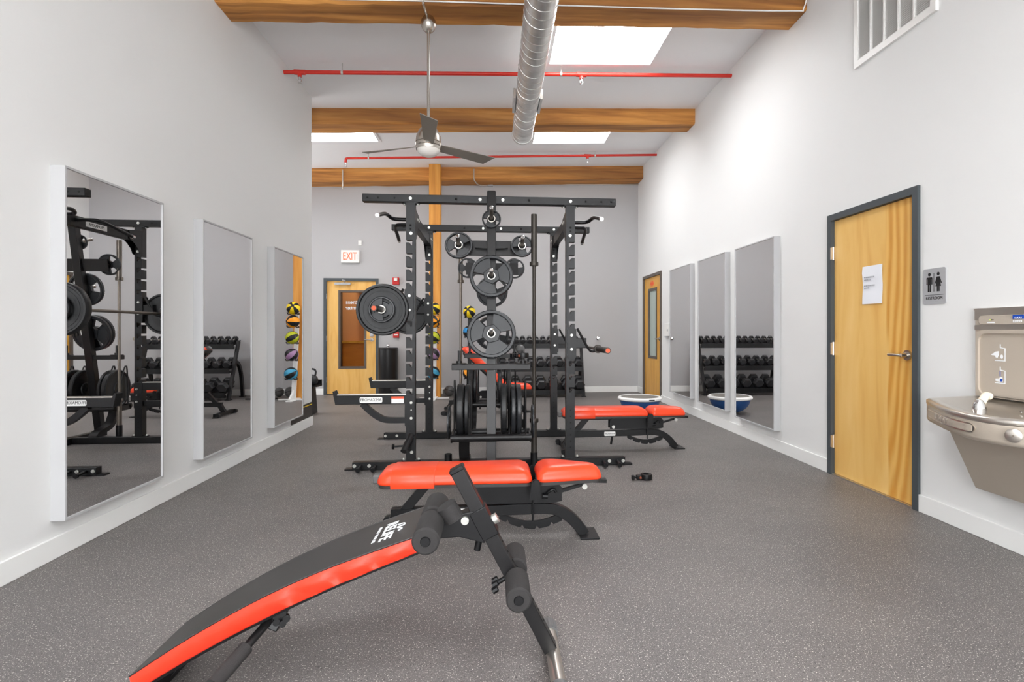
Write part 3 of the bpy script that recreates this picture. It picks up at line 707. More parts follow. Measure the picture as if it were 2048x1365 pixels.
def icon(zo, hand):
    q = MB(); fn = lambda u, v_, d_: (FXF - .0005 - d_, 2.845 - u, zo + v_)
    q.prism([(.0, .095), (.006, .095), (.006, .078), (.034, .073), (.034, 0), (-.03, 0), (-.03, .005), (.029, .005), (.029, .069), (.0, .074)], fn, 0, .0008)
    q.build('icon_outline', M_WINK, t)
    q = MB()
    if hand:
        q.prism([(-.055, .038), (-.04, .042), (-.028, .052), (-.008, .055), (-.006, .035), (-.014, .018), (-.026, .02), (-.03, .03), (-.05, .032)], fn, 0, .0008)
        q.prism([(.012 + .0085 * math.cos(k * PI / 6), .026 + .012 * math.sin(k * PI / 6)) for k in range(12)], fn, 0, .0008)
    else:
        q.prism([(-.026, .012), (-.026, .026), (-.006, .028), (.004, .036), (.016, .036), (.018, .01), (-.006, .01)], fn, 0, .0008)
    q.build('icon_figure', M_WINK, t)
    if not hand: MB().box(FXF - .002, FXF - .0005, 2.828, 2.843, zo + .012, zo + .028).box(FXF - .002, FXF - .0005, 2.841, 2.844, zo + .04, zo + .07).build('icon_bottle', M_BLUE, t)
icon(1.04, True); icon(.915, False)
# basin
def basin_outline(ins=0.0):
    pts = [(XR, 3.045), (2.70, 3.05), (2.56, 3.045), (2.535, 3.03), (2.50, 2.965), (2.44, 2.85), (2.385, 2.74), (2.34, 2.62), (2.318, 2.52), (2.318, 2.43), (2.34, 2.35), (2.39, 2.27), (2.46, 2.22), (2.56, 2.20), (2.70, 2.195), (XR, 2.20)]
    cx, cy = 2.64, 2.63
    o = []
    for x, y in pts:
        if x == XR: o.append((x - .0005 - max(0, ins - .02) * .9, y + (ins if y < cy else -ins))); continue
        d_ = Vector((cx - x, cy - y)); L = d_.length; d_ = d_ / L * ins
        o.append((x + d_.x, y + d_.y))
    return o
def ring(ins, z, tilt=.0): return [(x, y, z + tilt * (x - 2.32) / .52) for x, y in basin_outline(ins)]
MB().loft([ring(.03, .675), ring(.008, .685), ring(0, .70), ring(0, .772, .018)], cap1=False).build('basin_apron', M_FTN, t, smooth=50)
MB().loft([ring(0, .772, .018), ring(-.004, .778, .02), ring(-.004, .796, .022), ring(.006, .803, .022), ring(.045, .803, .024), ring(.075, .795, .022), ring(.13, .775, .02), ring(.2, .765, .02)], cap0=False).build('basin', M_STEEL, t, smooth=60)
# embossed badge on the front apron: follows the curved face
pth = [Vector(q + (0,)) for q in ((2.514, 2.99), (2.50, 2.965), (2.44, 2.85), (2.385, 2.74), (2.34, 2.62), (2.318, 2.52), (2.318, 2.47))]
def along(dist):
    for i in range(len(pth) - 1):
        l = (pth[i + 1] - pth[i]).length
        if dist <= l or i == len(pth) - 2: 
            d_ = (pth[i + 1] - pth[i]).normalized(); n_ = Vector((d_.y, -d_.x, 0))
            return pth[i] + d_ * dist, d_, (-n_ if n_.x > 0 else n_)
        dist -= l
PL = sum((pth[i + 1] - pth[i]).length for i in range(len(pth) - 1)); rings = []; zc0 = .737; rings2 = []
for i in range(41):
    q = PL * i / 40; p, dd, nn = along(q); e = min(q, PL - q) / .03
    hh = .026 * math.sqrt(max(.03, 1 - max(0, 1 - e) ** 2))
    rings.append([p + nn * -.006 + ZD * (zc0 - hh), p + nn * .006 + ZD * (zc0 - hh * .9), p + nn * .006 + ZD * (zc0 + hh * .9), p + nn * -.006 + ZD * (zc0 + hh)])
    hh *= .72; rings2.append([p + nn * -.006 + ZD * (zc0 - hh), p + nn * .0075 + ZD * (zc0 - hh * .9), p + nn * .0075 + ZD * (zc0 + hh * .9), p + nn * -.006 + ZD * (zc0 + hh)])
pb = MB().loft(rings).build('push_bar', M_STEEL, t)
MB().loft(rings2[1:-1]).build('push_bar_face', M_FTN, pb)
for k, ch in enumerate('ELKAY'):
    p, dd, nn = along(.17 + k * .042)
    text(ch, .04, p + nn * .0085 + ZD * zc0, dd, ZD, M_STEEL, pb, ext=.0015, sx=1.25)
MB().lathe([(.03, .0), (.032, .008), (.026, .012), (.004, .013)], (2.345, 2.30, .735), (-1, -.6, 0), 20).build('push_button', M_STEEL, t)
# bubbler
MB().lathe([(.028, 0), (.03, .02), (.026, .05), (.015, .068), (.002, .072)], (2.46, 2.60, .79), ZD, 20).build('bubbler', M_CHROME, t)
MB().tube(catmull([(2.47, 2.60, .84), (2.50, 2.615, .865), (2.52, 2.625, .875), (2.545, 2.63, .872)], 4), .019, 12).build('bubbler_hood', M_SPONGE, t)
dn = MB()
for i in range(4):
    for j in range(2): dn.cyl((2.70 + j * .03, 2.52 + i * .03, .79), (2.70 + j * .03, 2.52 + i * .03, .796), .006, n=8)
dn.build('drain_holes', M_CHROME, t, props=STUFF)
# skirt below the basin: tapers back to the wall
sk = MB(); ya, yb = 2.32, 2.945
q = lambda y: [(XR, y, .30), (XR - .085, y, .305), (XR - .27, y, .685), (XR, y, .685)]
sk.loft([q(ya), q(yb)]).build('skirt', M_FTN, t, bevel=.006)

# ================================================================== WEIGHT PLATES AND BARS
def grip_plate(R, T, hole=.026, name='weight_plate'):
    """round plate with three cut-outs, hex hub, raised rim; axis = local Z"""
    r = thing(name, 'plate', 'weight plate')
    rw = R * .17
    MB().lathe([(R - rw, -T * .32), (R - rw * .8, -T / 2), (R - rw * .25, -T / 2), (R, -T * .28), (R, T * .28), (R - rw * .25, T / 2), (R - rw * .8, T / 2), (R - rw, T * .32), (R - rw, -T * .32)], n=40).build('rim', M_URE, r, True)
    rb = MB()
    for k in range(44):
        if (k // 7) % 2 == 0:
            a_ = 2 * PI * k / 44; u = Vector((math.cos(a_), math.sin(a_), 0)); v_ = Vector((-u.y, u.x, 0))
            rb.bar(u * (R - rw * .85) + ZD * T * .47, u * (R - rw * .12) + ZD * T * .44, R * .03, T * .12)
    rb.build('grip_ribs', M_URE, r, True, props=STUFF)
    hr = R * .40
    hx = MB(); hx.loft([[(q * math.cos(k * PI / 3 + PI / 6), q * math.sin(k * PI / 3 + PI / 6), z) for k in range(6)] for q, z in ((hr * .96, -T * .5), (hr, -T * .42), (hr, T * .42), (hr * .94, T * .5))])
    hx.build('hub', M_URE, r, True, smooth=25)
    MB().lathe([(hole + .001, T * .45), (hole + .001, T * .53), (hole + .008, T * .53), (hole + .008, T * .45)], n=24).build('bushing', M_STEEL, r, True)
    MB().lathe([(.001, T * .5 + .0006), (hole + .001, T * .5 + .0006)], n=24).build('bore', M_HOLE, r, True)
    for k in range(3):
        a0 = math.radians(120 * k + 52); a1 = a0 + math.radians(72)
        MB().lathe([(hr * .8, -T * .3), (R - rw * .9, -T * .3), (R - rw * .9, T * .34), (hr * .8, T * .34), (hr * .8, -T * .3)], n=8, a0=a0, a1=a1).build('web', M_URE, r, True)
    return r
def solid_plate(R, T, name='weight_plate', m=None):
    m = m or M_RUBBER
    r = thing(name, 'plate', 'weight plate')
    MB().lathe([(R * .62, -T * .3), (R * .86, -T * .34), (R * .9, -T / 2), (R - .008, -T / 2), (R, -T * .32), (R, T * .32), (R - .008, T / 2), (R * .9, T / 2), (R * .86, T * .34), (R * .62, T * .3), (R * .62, -T * .3)], n=48).build('rim', m, r, True)
    MB().lathe([(.03, -T * .3), (R * .64, -T * .3), (R * .64, T * .3), (.03, T * .3), (.03, -T * .3)], n=40).build('web', m, r, True)
    MB().lathe([(.0265, -T * .5), (R * .3, -T * .48), (R * .33, -T * .3), (R * .33, T * .3), (R * .3, T * .48), (.0265, T * .5), (.0265, -T * .5)], n=32).build('hub', M_URE, r, True)
    MB().lathe([(R * .72, T * .30), (R * .722, T * .36), (R * .74, T * .36), (R * .745, T * .30)], n=48).build('ring_line', m, r, True)
    return r

# ================================================================== POWER RACK
RX = -.022                              # centre of the rack in X
RYF, RYR = 4.908, 6.274                 # centre lines of front and rear frames
RYC = (RYF + RYR) / 2
T = .075
rack = thing('power_rack', 'black double half rack with notched uprights and plate storage', 'power rack', (RX, RYC, 0))
def pt(o): return o
bolts = MB(); holes = MB()
def bolt(x, y, z, dx=0, dy=-1, dz=0, r=.014):
    d_ = Vector((dx, dy, dz)); o = Vector((x, y, z))
    bolts.cyl(o, o + d_ * .006, r, n=10).cyl(o + d_ * .005, o + d_ * .013, r * .75, r * .55, n=8)
def hole(x, y, z, r=.011): holes.cyl((x, y, z), (x, y - .0015, z), r, n=12)
UX = .703
for yy in (RYF, RYR):
    for s in (-1, 1):
        # notched profile: outer side carries the bar catches
        w2 = .039
        prof = [(-w2, .075), (w2, .075), (w2, 2.325), (-w2, 2.325)]       # u = +outer
        pts = [(-w2, .078), (w2, .078)]
        cat = []
        for k in range(12): cat.append(2.003 - .118 * k)
        for zt in reversed(cat):
            pts += [(w2, zt - .022), (.014, zt - .022), (.014, zt - .033), (.002, zt - .033), (.002, zt - .048), (-.013, zt - .048), (-.016, zt), (w2, zt)]
        pts += [(w2, 2.322), (-w2, 2.322)]
        x0 = RX + s * UX
        MB().prism(pts, lambda u, v_, d_: (x0 + s * u, yy + d_, v_), -.0375, .0375).build('upright', M_BLACK, rack)
        # foot and cap flanges
        MB().prism(rr(x0 - .085, x0 + .085, yy - .036, yy + .036, .03), lambda u, v_, d_: (u, v_, d_), .070, .079).build('foot_flange', M_BLACK, rack)
        MB().prism(rr(x0 - .075, x0 + .075, yy - .036, yy + .036, .03), lambda u, v_, d_: (u, v_, d_), 2.322, 2.332).build('cap_flange', M_BLACK, rack)
        for q in (-1, 1):
            bolt(x0 + q * .064, yy, .079, 0, 0, 1); bolt(x0 + q * .058, yy, 2.322, 0, 0, -1, .011)
        bolt(x0, yy - .0375, 2.365); bolt(x0 - s * .004, yy - .0375, 2.06)
        hole(x0, yy - .0375, 2.13, .010); hole(x0, yy - .0375, 2.098, .009)
        for k in range(7): hole(x0 + s * .0, yy - .0375, .50 - k * .055, .0065)
    # top and base crossbars
    MB().bar((RX - 1.115, yy, 2.366), (RX + 1.115, yy, 2.366), T, .068).build('top_crossbar', M_BLACK, rack, bevel=.004)
    for x in (-1.07, -.98, -.84, -.31, .33, .84, .98, 1.07): hole(RX + x, yy - .0375, 2.366, .012 if abs(x) < .5 else .009)
    for x in (-.1, .1): bolt(RX + x, yy - .0375, 2.366)
    MB().bar((RX - 1.2, yy, .036), (RX + 1.2, yy, .036), T, .068).build('base_crossbar', M_BLACK, rack, bevel=.004)
    for s in (-1, 1):
        MB().bar((RX + s * 1.19, yy, .006), (RX + s * 1.265, yy, .006), .07, .012).build('foot_plate', M_BLACK, rack)
        for x in (1.0, 1.125):
            bolt(RX + s * (x + .055), yy - .0375, .04, r=.015)
            sg = 1 if yy > RYC else -1
            MB().cyl((RX + s * x, yy + sg * .03, .042), (RX + s * x, yy + sg * .145, .03), .012).cyl((RX + s * x, yy + sg * .14, .0305), (RX + s * x, yy + sg * .155, .029), .02).build('band_peg', M_BLACK, rack)
# side beams with pull-up handles
for s in (-1, 1):
    x0 = RX + s * UX
    MB().bar((x0 - s * .0, RYF + .03, 2.205), (x0, RYR - .03, 2.205), .06, .10).build('side_beam', M_BLACK, rack, bevel=.004)
    for yy, q in ((RYF, 1), (RYR, -1)):
        MB().prism([(.037, 2.285), (.037, 2.02), (.075, 2.03), (.10, 2.08), (.16, 2.13), (.24, 2.17), (.24, 2.255)], lambda u, v_, d_: (x0 + d_, yy + q * u, v_), -.034 - .004, -.034).prism([(.037, 2.285), (.037, 2.02), (.075, 2.03), (.10, 2.08), (.16, 2.13), (.24, 2.17), (.24, 2.255)], lambda u, v_, d_: (x0 + d_, yy + q * u, v_), .034, .038).build('gusset_plate', M_BLACK, rack)
        for k in range(2): bolt(x0 - s * .036, yy + q * (.12 + k * .08), 2.21, -s, 0, 0)
    MB().tube(catmull([(x0, 5.08, 2.22), (x0 + s * .13, 5.085, 2.222), (x0 + s * .19, 5.07, 2.227), (x0 + s * .22, 5.0, 2.243), (x0 + s * .228, 4.90, 2.232), (x0 + s * .238, 4.68, 2.175)], 6), .017, 12).build('pull_up_handle', M_BLACK, rack)
    MB().cyl((x0 + s * .2378, 4.684, 2.176), (x0 + s * .239, 4.652, 2.168), .0185).build('handle_cap', M_CHROME, rack)
    MB().tube(catmull([(x0, 5.31, 2.215), (x0 + s * .15, 5.32, 2.217), (x0 + s * .20, 5.34, 2.214), (x0 + s * .225, 5.42, 2.20), (x0 + s * .235, 5.58, 2.17), (x0 + s * .245, 5.74, 2.14)], 6), .017, 12).build('pull_up_handle', M_BLACK, rack)
    MB().cyl((x0 + s * .2448, 5.735, 2.141), (x0 + s * .2465, 5.765, 2.135), .0185).build('handle_cap', M_CHROME, rack)
    lb = box(min(x0 - s * .0, x0 + s * .033), max(x0, x0 + s * .033), RYC - .16, RYC + .12, 2.178, 2.228).build('maker_label', M_LABEL, rack)
    text('PROMAXIMA', .042, (x0 + s * .0335, RYC - .02, 2.203), (0, -1, 0) if s < 0 else (0, 1, 0), ZD, M_INK, lb, sx=.85)

MB().bar((RX, RYF + .0375, .036), (RX, RYR - .0375, .036), .075, .066).build('base_centre_bar', M_BLACK, rack, bevel=.004)
# bar catches (J-cups)
def jcup(s, yy, z, near):
    x0 = RX + s * UX; yf = yy - .0375
    r = MB().prism(rr(x0 - .038 + s * .012, x0 + .038 + s * .012, z - .14, z + .135, .022), lambda u, v_, d_: (u, yf - d_, v_), 0, .012).prism(rr(x0 - .038 + s * .012, x0 + .038 + s * .012, z - .14, z + .135, .022), lambda u, v_, d_: (u, yf - d_, v_), -.087, -.075).build('bar_catch', M_BLACK, rack)
    box(min(x0 + s * .04, x0 + s * .145), max(x0 + s * .04, x0 + s * .145), yf + .0, yf + .075, z - .045, z + .045).build('catch_arm', M_BLACK, r, bevel=.004)
    MB().tube(catmull([(x0 + s * .06, yf + .0, z + .13), (x0 + s * .11, yf + .0, z + .04), (x0 + s * .165, yf + .0, z - .055), (x0 + s * .20, yf + .0, z - .075), (x0 + s * .245, yf + .0, z - .06), (x0 + s * .255, yf + .0, z - .03)], 5), .011, 8).build('catch_hook', M_BLACK, r)
    for q in (.07, -.055): bolt(x0 + s * .008, yf - .012, z + q, r=.012)
for yy in (RYF, RYR):
    jcup(-1, yy, 1.445, yy < RYC); jcup(1, yy, 1.10, yy < RYC)
# safety arms at the left station
for yy in (RYF, RYR):
    x0 = RX - UX; yf = yy - .0375
    arm = MB().prism([(x0 + .02, .652), (-1.365, .652), (-1.352, .572), (x0 + .02, .572)], lambda u, v_, d_: (u, yf - .0 + d_, v_), -.006, .08).build('safety_arm', M_BLACK, rack, bevel=.004)
    MB().prism(rr(x0 - .048, x0 + .038, .372, .655, .022), lambda u, v_, d_: (u, yf - d_, v_), 0, .013).build('arm_bracket', M_BLACK, arm)
    box(-1.35, x0 - .03, yf + .005, yf + .07, .652, .658).build('arm_liner', M_STEEL, arm)
    MB().prism([(-1.385, .685), (-1.37, .69), (-1.355, .655), (-1.35, .572), (-1.362, .572)], lambda u, v_, d_: (u, yf + d_, v_), -.006, .08).build('end_stop', M_BLACK, arm)
    MB().rpath(catmull([(-1.14, yf + .035, .575), (-1.08, yf + .035, .515), (-1.0, yf + .035, .455), (-.92, yf + .035, .43), (x0 - .03, yf + .035, .428)], 5), .05, .05, (0, 1, 0)).build('arm_brace', M_BLACK, arm)
    for q in (.585, .52, .45): bolt(x0 + .008, yf - .013, q, r=.012 if q != .52 else .006)
    if yy == RYF:
        lb = MB().prism(rr(-1.156, -.964, .586, .635, .012), lambda u, v_, d_: (u, yf - .006 - d_, v_), 0, .002).build('maker_label', M_LABEL, arm)
        text('PROMAXIMA', .036, (-1.06, yf - .0085, .611), XD, ZD, M_INK, lb, sx=.86)
        box(-.887, -.781, yf - .008, yf - .006, .58, .638).build('warning_label', M_LABEL, arm)
        box(-.887, -.781, yf - .009, yf - .008, .62, .638).build('warning_stripe', M_RINK, arm)
# landmine sleeve and knob, front left upright
x0 = RX - UX
MB().tube([(x0 + .01, RYF - .05, .30), (x0 - .02, RYF - .13, .235), (x0 - .035, RYF - .185, .19)], .027, 16).build('landmine_sleeve', M_BLACK2, rack)
MB().cyl((x0 - .05, RYF - .13, .225), (x0 - .13, RYF - .13, .222), .008).lathe([(.002, 0), (.026, .004), (.022, .012), (.026, .02), (.002, .024)], (x0 - .12, RYF - .13, .222), (-1, 0, 0), 10).build('clamp_knob', M_BLACK, rack)
bolt(x0 + .01, RYF - .0375, .15)

# plate storage towers, near and far (leaning posts)
LEAN = .178
def tower(sg):
    """sg -1 = near tower (pegs towards the camera), +1 = far tower"""
    yo = RYF if sg < 0 else RYR
    Y = lambda z: yo + sg * (.03 + (2.36 - z) * LEAN)
    nrm = Vector((0, sg * .984, .176))
    MB().bar((RX, Y(2.40) - 0, 2.43), (RX, Y(.05), .05), .078, .075, (0, 1, 0)).build('storage_post', M_BLACK2, rack, bevel=.004)
    MB().bar((RX, Y(2.40), 2.428), (RX, Y(2.41), 2.434), .07, .066, (0, 1, 0)).build('post_cap', M_BLACK, rack)
    face = lambda x, z: Vector((x, Y(z), z)) + nrm * .037
    # cross arm plate
    zc0 = 1.925
    A = face(RX - .30, zc0); B = face(RX + .30, zc0)
    MB().bar(A - nrm * .03, B - nrm * .03, .012, .135, (0, -sg * .176, .984)).build('storage_arm', M_BLACK2, rack)
    for s in (-1, 1): MB().prism([(s * .036, .012), (s * .14, .004), (s * .14, -.006), (s * .036, -.014)], lambda u, v_, d_: face(RX + u, zc0 + v_ - .005) + nrm * d_, -.03, .02).build('arm_rib', M_BLACK2, rack)
    pegs = {}
    for key, x, z, ln in (('top', RX, 2.165, .22), ('l', RX - .278, 1.925, .2), ('r', RX + .262, 1.925, .2), ('b1', RX, 1.655, .17), ('b2', RX, 1.165, .17)):
        p = face(x, z); pd = Vector((0, sg * .955, .30)).normalized()
        pk = MB().cyl(p, p + nrm * .006, .034).build('peg_collar', M_BLACK2, rack)
        MB().cyl(p, p + pd * ln, .0165, n=16).build('storage_peg', M_BARST, rack)
        MB().cyl(p + pd * (ln - .014), p + pd * ln, .0172, n=16).cyl(p + pd * ln, p + pd * (ln + .006), .0172, .010, n=16).build('peg_tip', M_CHROME, rack)
        pegs[key] = p
    # accessory tray
    z = .91; yt = Y(z) + sg * .02
    MB().box(RX - .325, RX + .325, yt - .0375, yt + .0375, z - .024, z + .024).build('tray_bar', M_BLACK2, rack, bevel=.004)
    for s in (-1, 1):
        MB().cyl((RX + s * .265, yt, z + .024), (RX + s * .265, yt, z + .031), .062, n=24).build('tray_disc', M_BLACK2, rack)
        MB().cyl((RX + s * .265, yt, z + .031), (RX + s * .265, yt, z + .05), .024).cyl((RX + s * .265, yt, z + .05), (RX + s * .265, yt, z + .135), .0125).build('tray_pin', M_BLACK2, rack)
    # standing plate rack
    ya, yb = Y(.34) + sg * .06, Y(.34) - sg * .20
    for yy in (ya, yb): MB().cyl((RX - .325, yy, .345), (RX + .325, yy, .345), .03, n=18).build('plate_rail', M_BLACK2, rack)
    for s in (-1, 1): MB().bar((RX + s * .318, ya, .335), (RX + s * .318, yb, .335), .014, .055).build('rail_end', M_BLACK2, rack)
    for x in (-.295, -.165, .145, .278):
        MB().tube(catmull([(RX + x, ya, .365), (RX + x, ya + -sg * .005, .60), (RX + x, ya - sg * .02, .78), (RX + x, ya - sg * .04, .80), (RX + x, ya - sg * .075, .76), (RX + x, yb, .365)], 5), .0075, 8).build('plate_divider', M_BLACK2, rack)
    # curved support and base
    MB().rpath(catmull([(RX - .22, Y(.34) - sg * .05, .33), (RX - .225, Y(.34) - sg * .09, .24), (RX - .225, Y(.34) - sg * .16, .15), (RX - .225, yo + sg * .05, .10), (RX - .225, yo, .05)], 5), .085, .05, (1, 0, 0)).build('curved_brace', M_BLACK2, rack)
    MB().bar((RX, yo, .036), (RX, Y(.05) + sg * .06, .036), .075, .068).build('tower_base', M_BLACK, rack, bevel=.004)
    # bar holders
    for s in (-1, 1):
        xh = RX + s * .365; yh = yo + sg * .19
        MB().lathe([(.026, .012), (.031, .012), (.031, .165), (.026, .165), (.026, .012)], (xh, yh, 0), ZD, 20).build('bar_holder', M_BLACK, rack)
        MB().bar((RX + s * .02, yh, .02), (xh, yh, .02), .06, .03).build('holder_arm', M_BLACK, rack)
    return face, nrm, Y, pegs, ya, yb
near = tower(-1); far = tower(1)
bolts.build('bolts', M_ZINC, rack, props=STUFF)
holes.build('drilled_holes', M_HOLE, rack, props=STUFF)

# plates on the pegs
THN, THF = math.atan2(.984, .176), -math.atan2(.984, .176)
protos = {}
def proto(kind, R, T_):
    key = (kind, R, T_)
    if key not in protos: protos[key] = (grip_plate if kind == 'grip' else solid_plate)(R, T_); return protos[key], True
    return protos[key], False
def place(kind, R, T_, loc, rot, label, group):
    p, fresh = proto(kind, R, T_)
    o = p if fresh else dup(p, label)
    o['label'] = label; o['group'] = group; o.location = loc; o.rotation_euler = rot
    return o
G1 = 'plates hung on the near storage tower'; G2 = 'plates hung on the far storage tower'
def hang(tw, key, R, T_, th, spin, label, group, off=0.0, kind='grip'):
    face, nrm, Y, pegs, ya, yb = tw
    p = pegs[key] + nrm * (.008 + T_ / 2 + off) + Vector((0, 0, .004))
    e = (Matrix.Rotation(th, 3, 'X') @ Matrix.Rotation(spin, 3, 'Z')).to_euler()
    return place(kind, R, T_, p, e, label, group)
hang(near, 'top', .0825, .026, THN, .3, 'smallest grip plate, on the top peg of the near tower', G1)
hang(near, 'l', .118, .034, THN, 1.0, 'grip plate on the left arm peg of the near tower', G1)
hang(near, 'r', .097, .03, THN, .5, 'grip plate on the right arm peg of the near tower', G1)
hang(near, 'b1', .184, .046, THN, .15, 'large grip plate on the upper middle peg of the near tower', G1)
hang(near, 'b2', .204, .05, THN, .8, 'largest grip plate, on the lower middle peg of the near tower', G1)
hang(far, 'top', .0825, .026, THF, .3, 'small plate on the top peg of the far tower, hidden behind', G2)
hang(far, 'l', .118, .034, THF, 1.0, 'plate peeping out left of the near upper plate, far tower', G2)
hang(far, 'r', .118, .034, THF, .4, 'plate peeping out right of the near upper plate, far tower', G2)
hang(far, 'b1', .184, .046, THF, .15, 'large plate on upper middle peg of far tower, seen below', G2)
hang(far, 'b2', .204, .05, THF, .8, 'inner large plate on lower middle peg of far tower', G2)
hang(far, 'b2', .204, .05, THF, 1.2, 'outer large plate on lower middle peg of far tower', G2, off=.052)
# plates standing in the racks
def stand_plate(tw, x, R, T_, kind, label, group, dz=0):
    face, nrm, Y, pegs, ya, yb = tw
    hd = abs(ya - yb) / 2; z = .345 + math.sqrt((R + .03) ** 2 - hd ** 2) + .001 + dz
    return place(kind, R, T_, (RX + x, (ya + yb) / 2, z), (0, PI / 2, 0), label, group)
G3 = 'plates standing in the near floor rack'; G4 = 'plates standing in the far floor rack'
stand_plate(near, -.250, .216, .056, 'solid', 'thick smooth bumper plate standing at left in near rack', G3)
stand_plate(near, -.198, .214, .034, 'solid', 'thinner plate beside the thick bumper in near rack', G3)
stand_plate(near, .102, .216, .048, 'solid', 'smooth plate standing just right of the near tower post', G3)
stand_plate(near, .178, .214, .036, 'grip', 'left one of two tread-edged plates in near rack', G3)
stand_plate(near, .224, .214, .040, 'grip', 'right one of two tread-edged plates in near rack', G3)
stand_plate(near, -.348, .14, .016, 'grip', 'small thin plate outside the left end of near rack', G3, dz=-.002)
stand_plate(near, .343, .14, .016, 'grip', 'small thin plate outside the right end of near rack', G3, dz=-.002)
stand_plate(far, -.250, .216, .056, 'solid', 'thick bumper plate standing at left in far rack', G4)
stand_plate(far, -.198, .214, .034, 'solid', 'thinner plate second from left in far rack', G4)
stand_plate(far, .090, .216, .048, 'solid', 'plate standing right beside the far tower post', G4)
stand_plate(far, .195, .216, .048, 'solid', 'plate standing at right in far rack', G4)

# barbells
def barbell(name, label, m_sleeve, m_shaft, cap, group):
    """2.2 m bar along local Z, centred"""
    r = thing(name, label, 'barbell', (0, 0, 0), group)
    MB().cyl((0, 0, -.66), (0, 0, .66), .0145, n=16).build('shaft', m_shaft, r, True)
    for s in (-1, 1):
        MB().cyl((0, 0, s * .69), (0, 0, s * 1.10), .0255, n=20).build('sleeve', m_sleeve, r, True)
        MB().lathe([(.0145, s * .655), (.036, s * .655), (.038, s * .662), (.038, s * .683), (.036, s * .69), (.0255, s * .69)], n=24).build('collar', m_sleeve, r, True)
        MB().lathe([(.001, s * 1.1008), (.018, s * 1.1008), (.018, s * 1.1012)], n=20).build('end_cap', cap, r, True)
    return r
b1 = barbell('barbell', 'loaded barbell racked across the left station', M_BARDK, M_BARST, M_RINK, 'olympic barbells')
BXL, BZL = -.958, 1.392
b1.location = (BXL, RYC, BZL); b1.rotation_euler = (PI / 2, 0, 0)
b2 = dup(b1, 'empty barbell with red end cap racked across the right station', (.925, RYC - .07, 1.048), (PI / 2, 0, .0))
b3 = barbell('barbell', 'grey barbell stored upright right of the near tower', M_BARDK, M_BARDK, M_BARDK, 'olympic barbells')
b3.location = (RX + .365, RYF - .19, 1.112)
b4 = dup(b3, 'brownish barbell stored upright left behind the storage towers', (RX - .365, RYR + .19, 1.112))
for ch, m_ in ((c_, M_BARST) for c_ in b4.children):
    ch.data = ch.data.copy(); ch.data.materials[0] = m_
G5 = 'plates loaded on the left barbell'
yn = RYC - .69
place('solid', .2245, .075, (BXL, yn - .0375, BZL), (PI / 2, 0, 0), 'big black bumper plate on the near end of the left barbell', G5)
place('grip', .113, .03, (BXL, yn - .092, BZL), (PI / 2, 0, 0), 'small grip plate on the near end of the left barbell', G5)
yn = RYC + .69
place('solid', .2245, .075, (BXL, yn + .0375, BZL), (-PI / 2, 0, 0), 'big black bumper plate on the far end of the left barbell', G5)
place('grip', .113, .03, (BXL, yn + .092, BZL), (-PI / 2, 0, 0), 'small grip plate on the far end of the left barbell', G5)
def clamp(name, label, loc, rz, group):
    r = thing(name, label, 'clamp', loc, group)
    MB().lathe([(.026, 0), (.046, 0), (.048, .01), (.048, .034), (.046, .044), (.026, .044), (.026, 0)], n=24).build('clamp_ring', M_BLACK, r, True)
    MB().box(-.085, -.04, -.02, .02, .006, .038).build('clamp_block', M_BLACK, r, True, bevel=.004)
    MB().cyl((-.08, 0, .022), (-.105, 0, .022), .008).box(-.125, -.105, -.016, .016, .006, .04).build('clamp_lever', M_BLACK, r, True, bevel=.003)
    MB().cyl((-.06, -.02, .022), (-.06, -.026, .022), .01).build('rivet', mat('copper_rivet_' + name + str(len(MATS)), col(120, 60, 40), .4), r, True)
    r.rotation_euler = (0, 0, rz); return r
clamp('barbell_clamp', 'black barbell clamp lying on the floor right of rack', (1.235, 4.39, 0), .15, 'barbell clamps')
cl_ = clamp('barbell_clamp', 'barbell clamp stacked on the right tray pin of near tower', (RX + .265, RYF - .03 - (2.36 - .91) * LEAN - .02, .981), .6, 'barbell clamps')
yfar = RYR + .03 + (2.36 - .91) * LEAN + .02
o = MB().sphere((RX + .335, yfar - .0, .934 + .055), .055, 24, 16).build('massage_ball', M_GBALL)
tag(o, 'small grey ball resting on the far tower tray bar', 'ball')

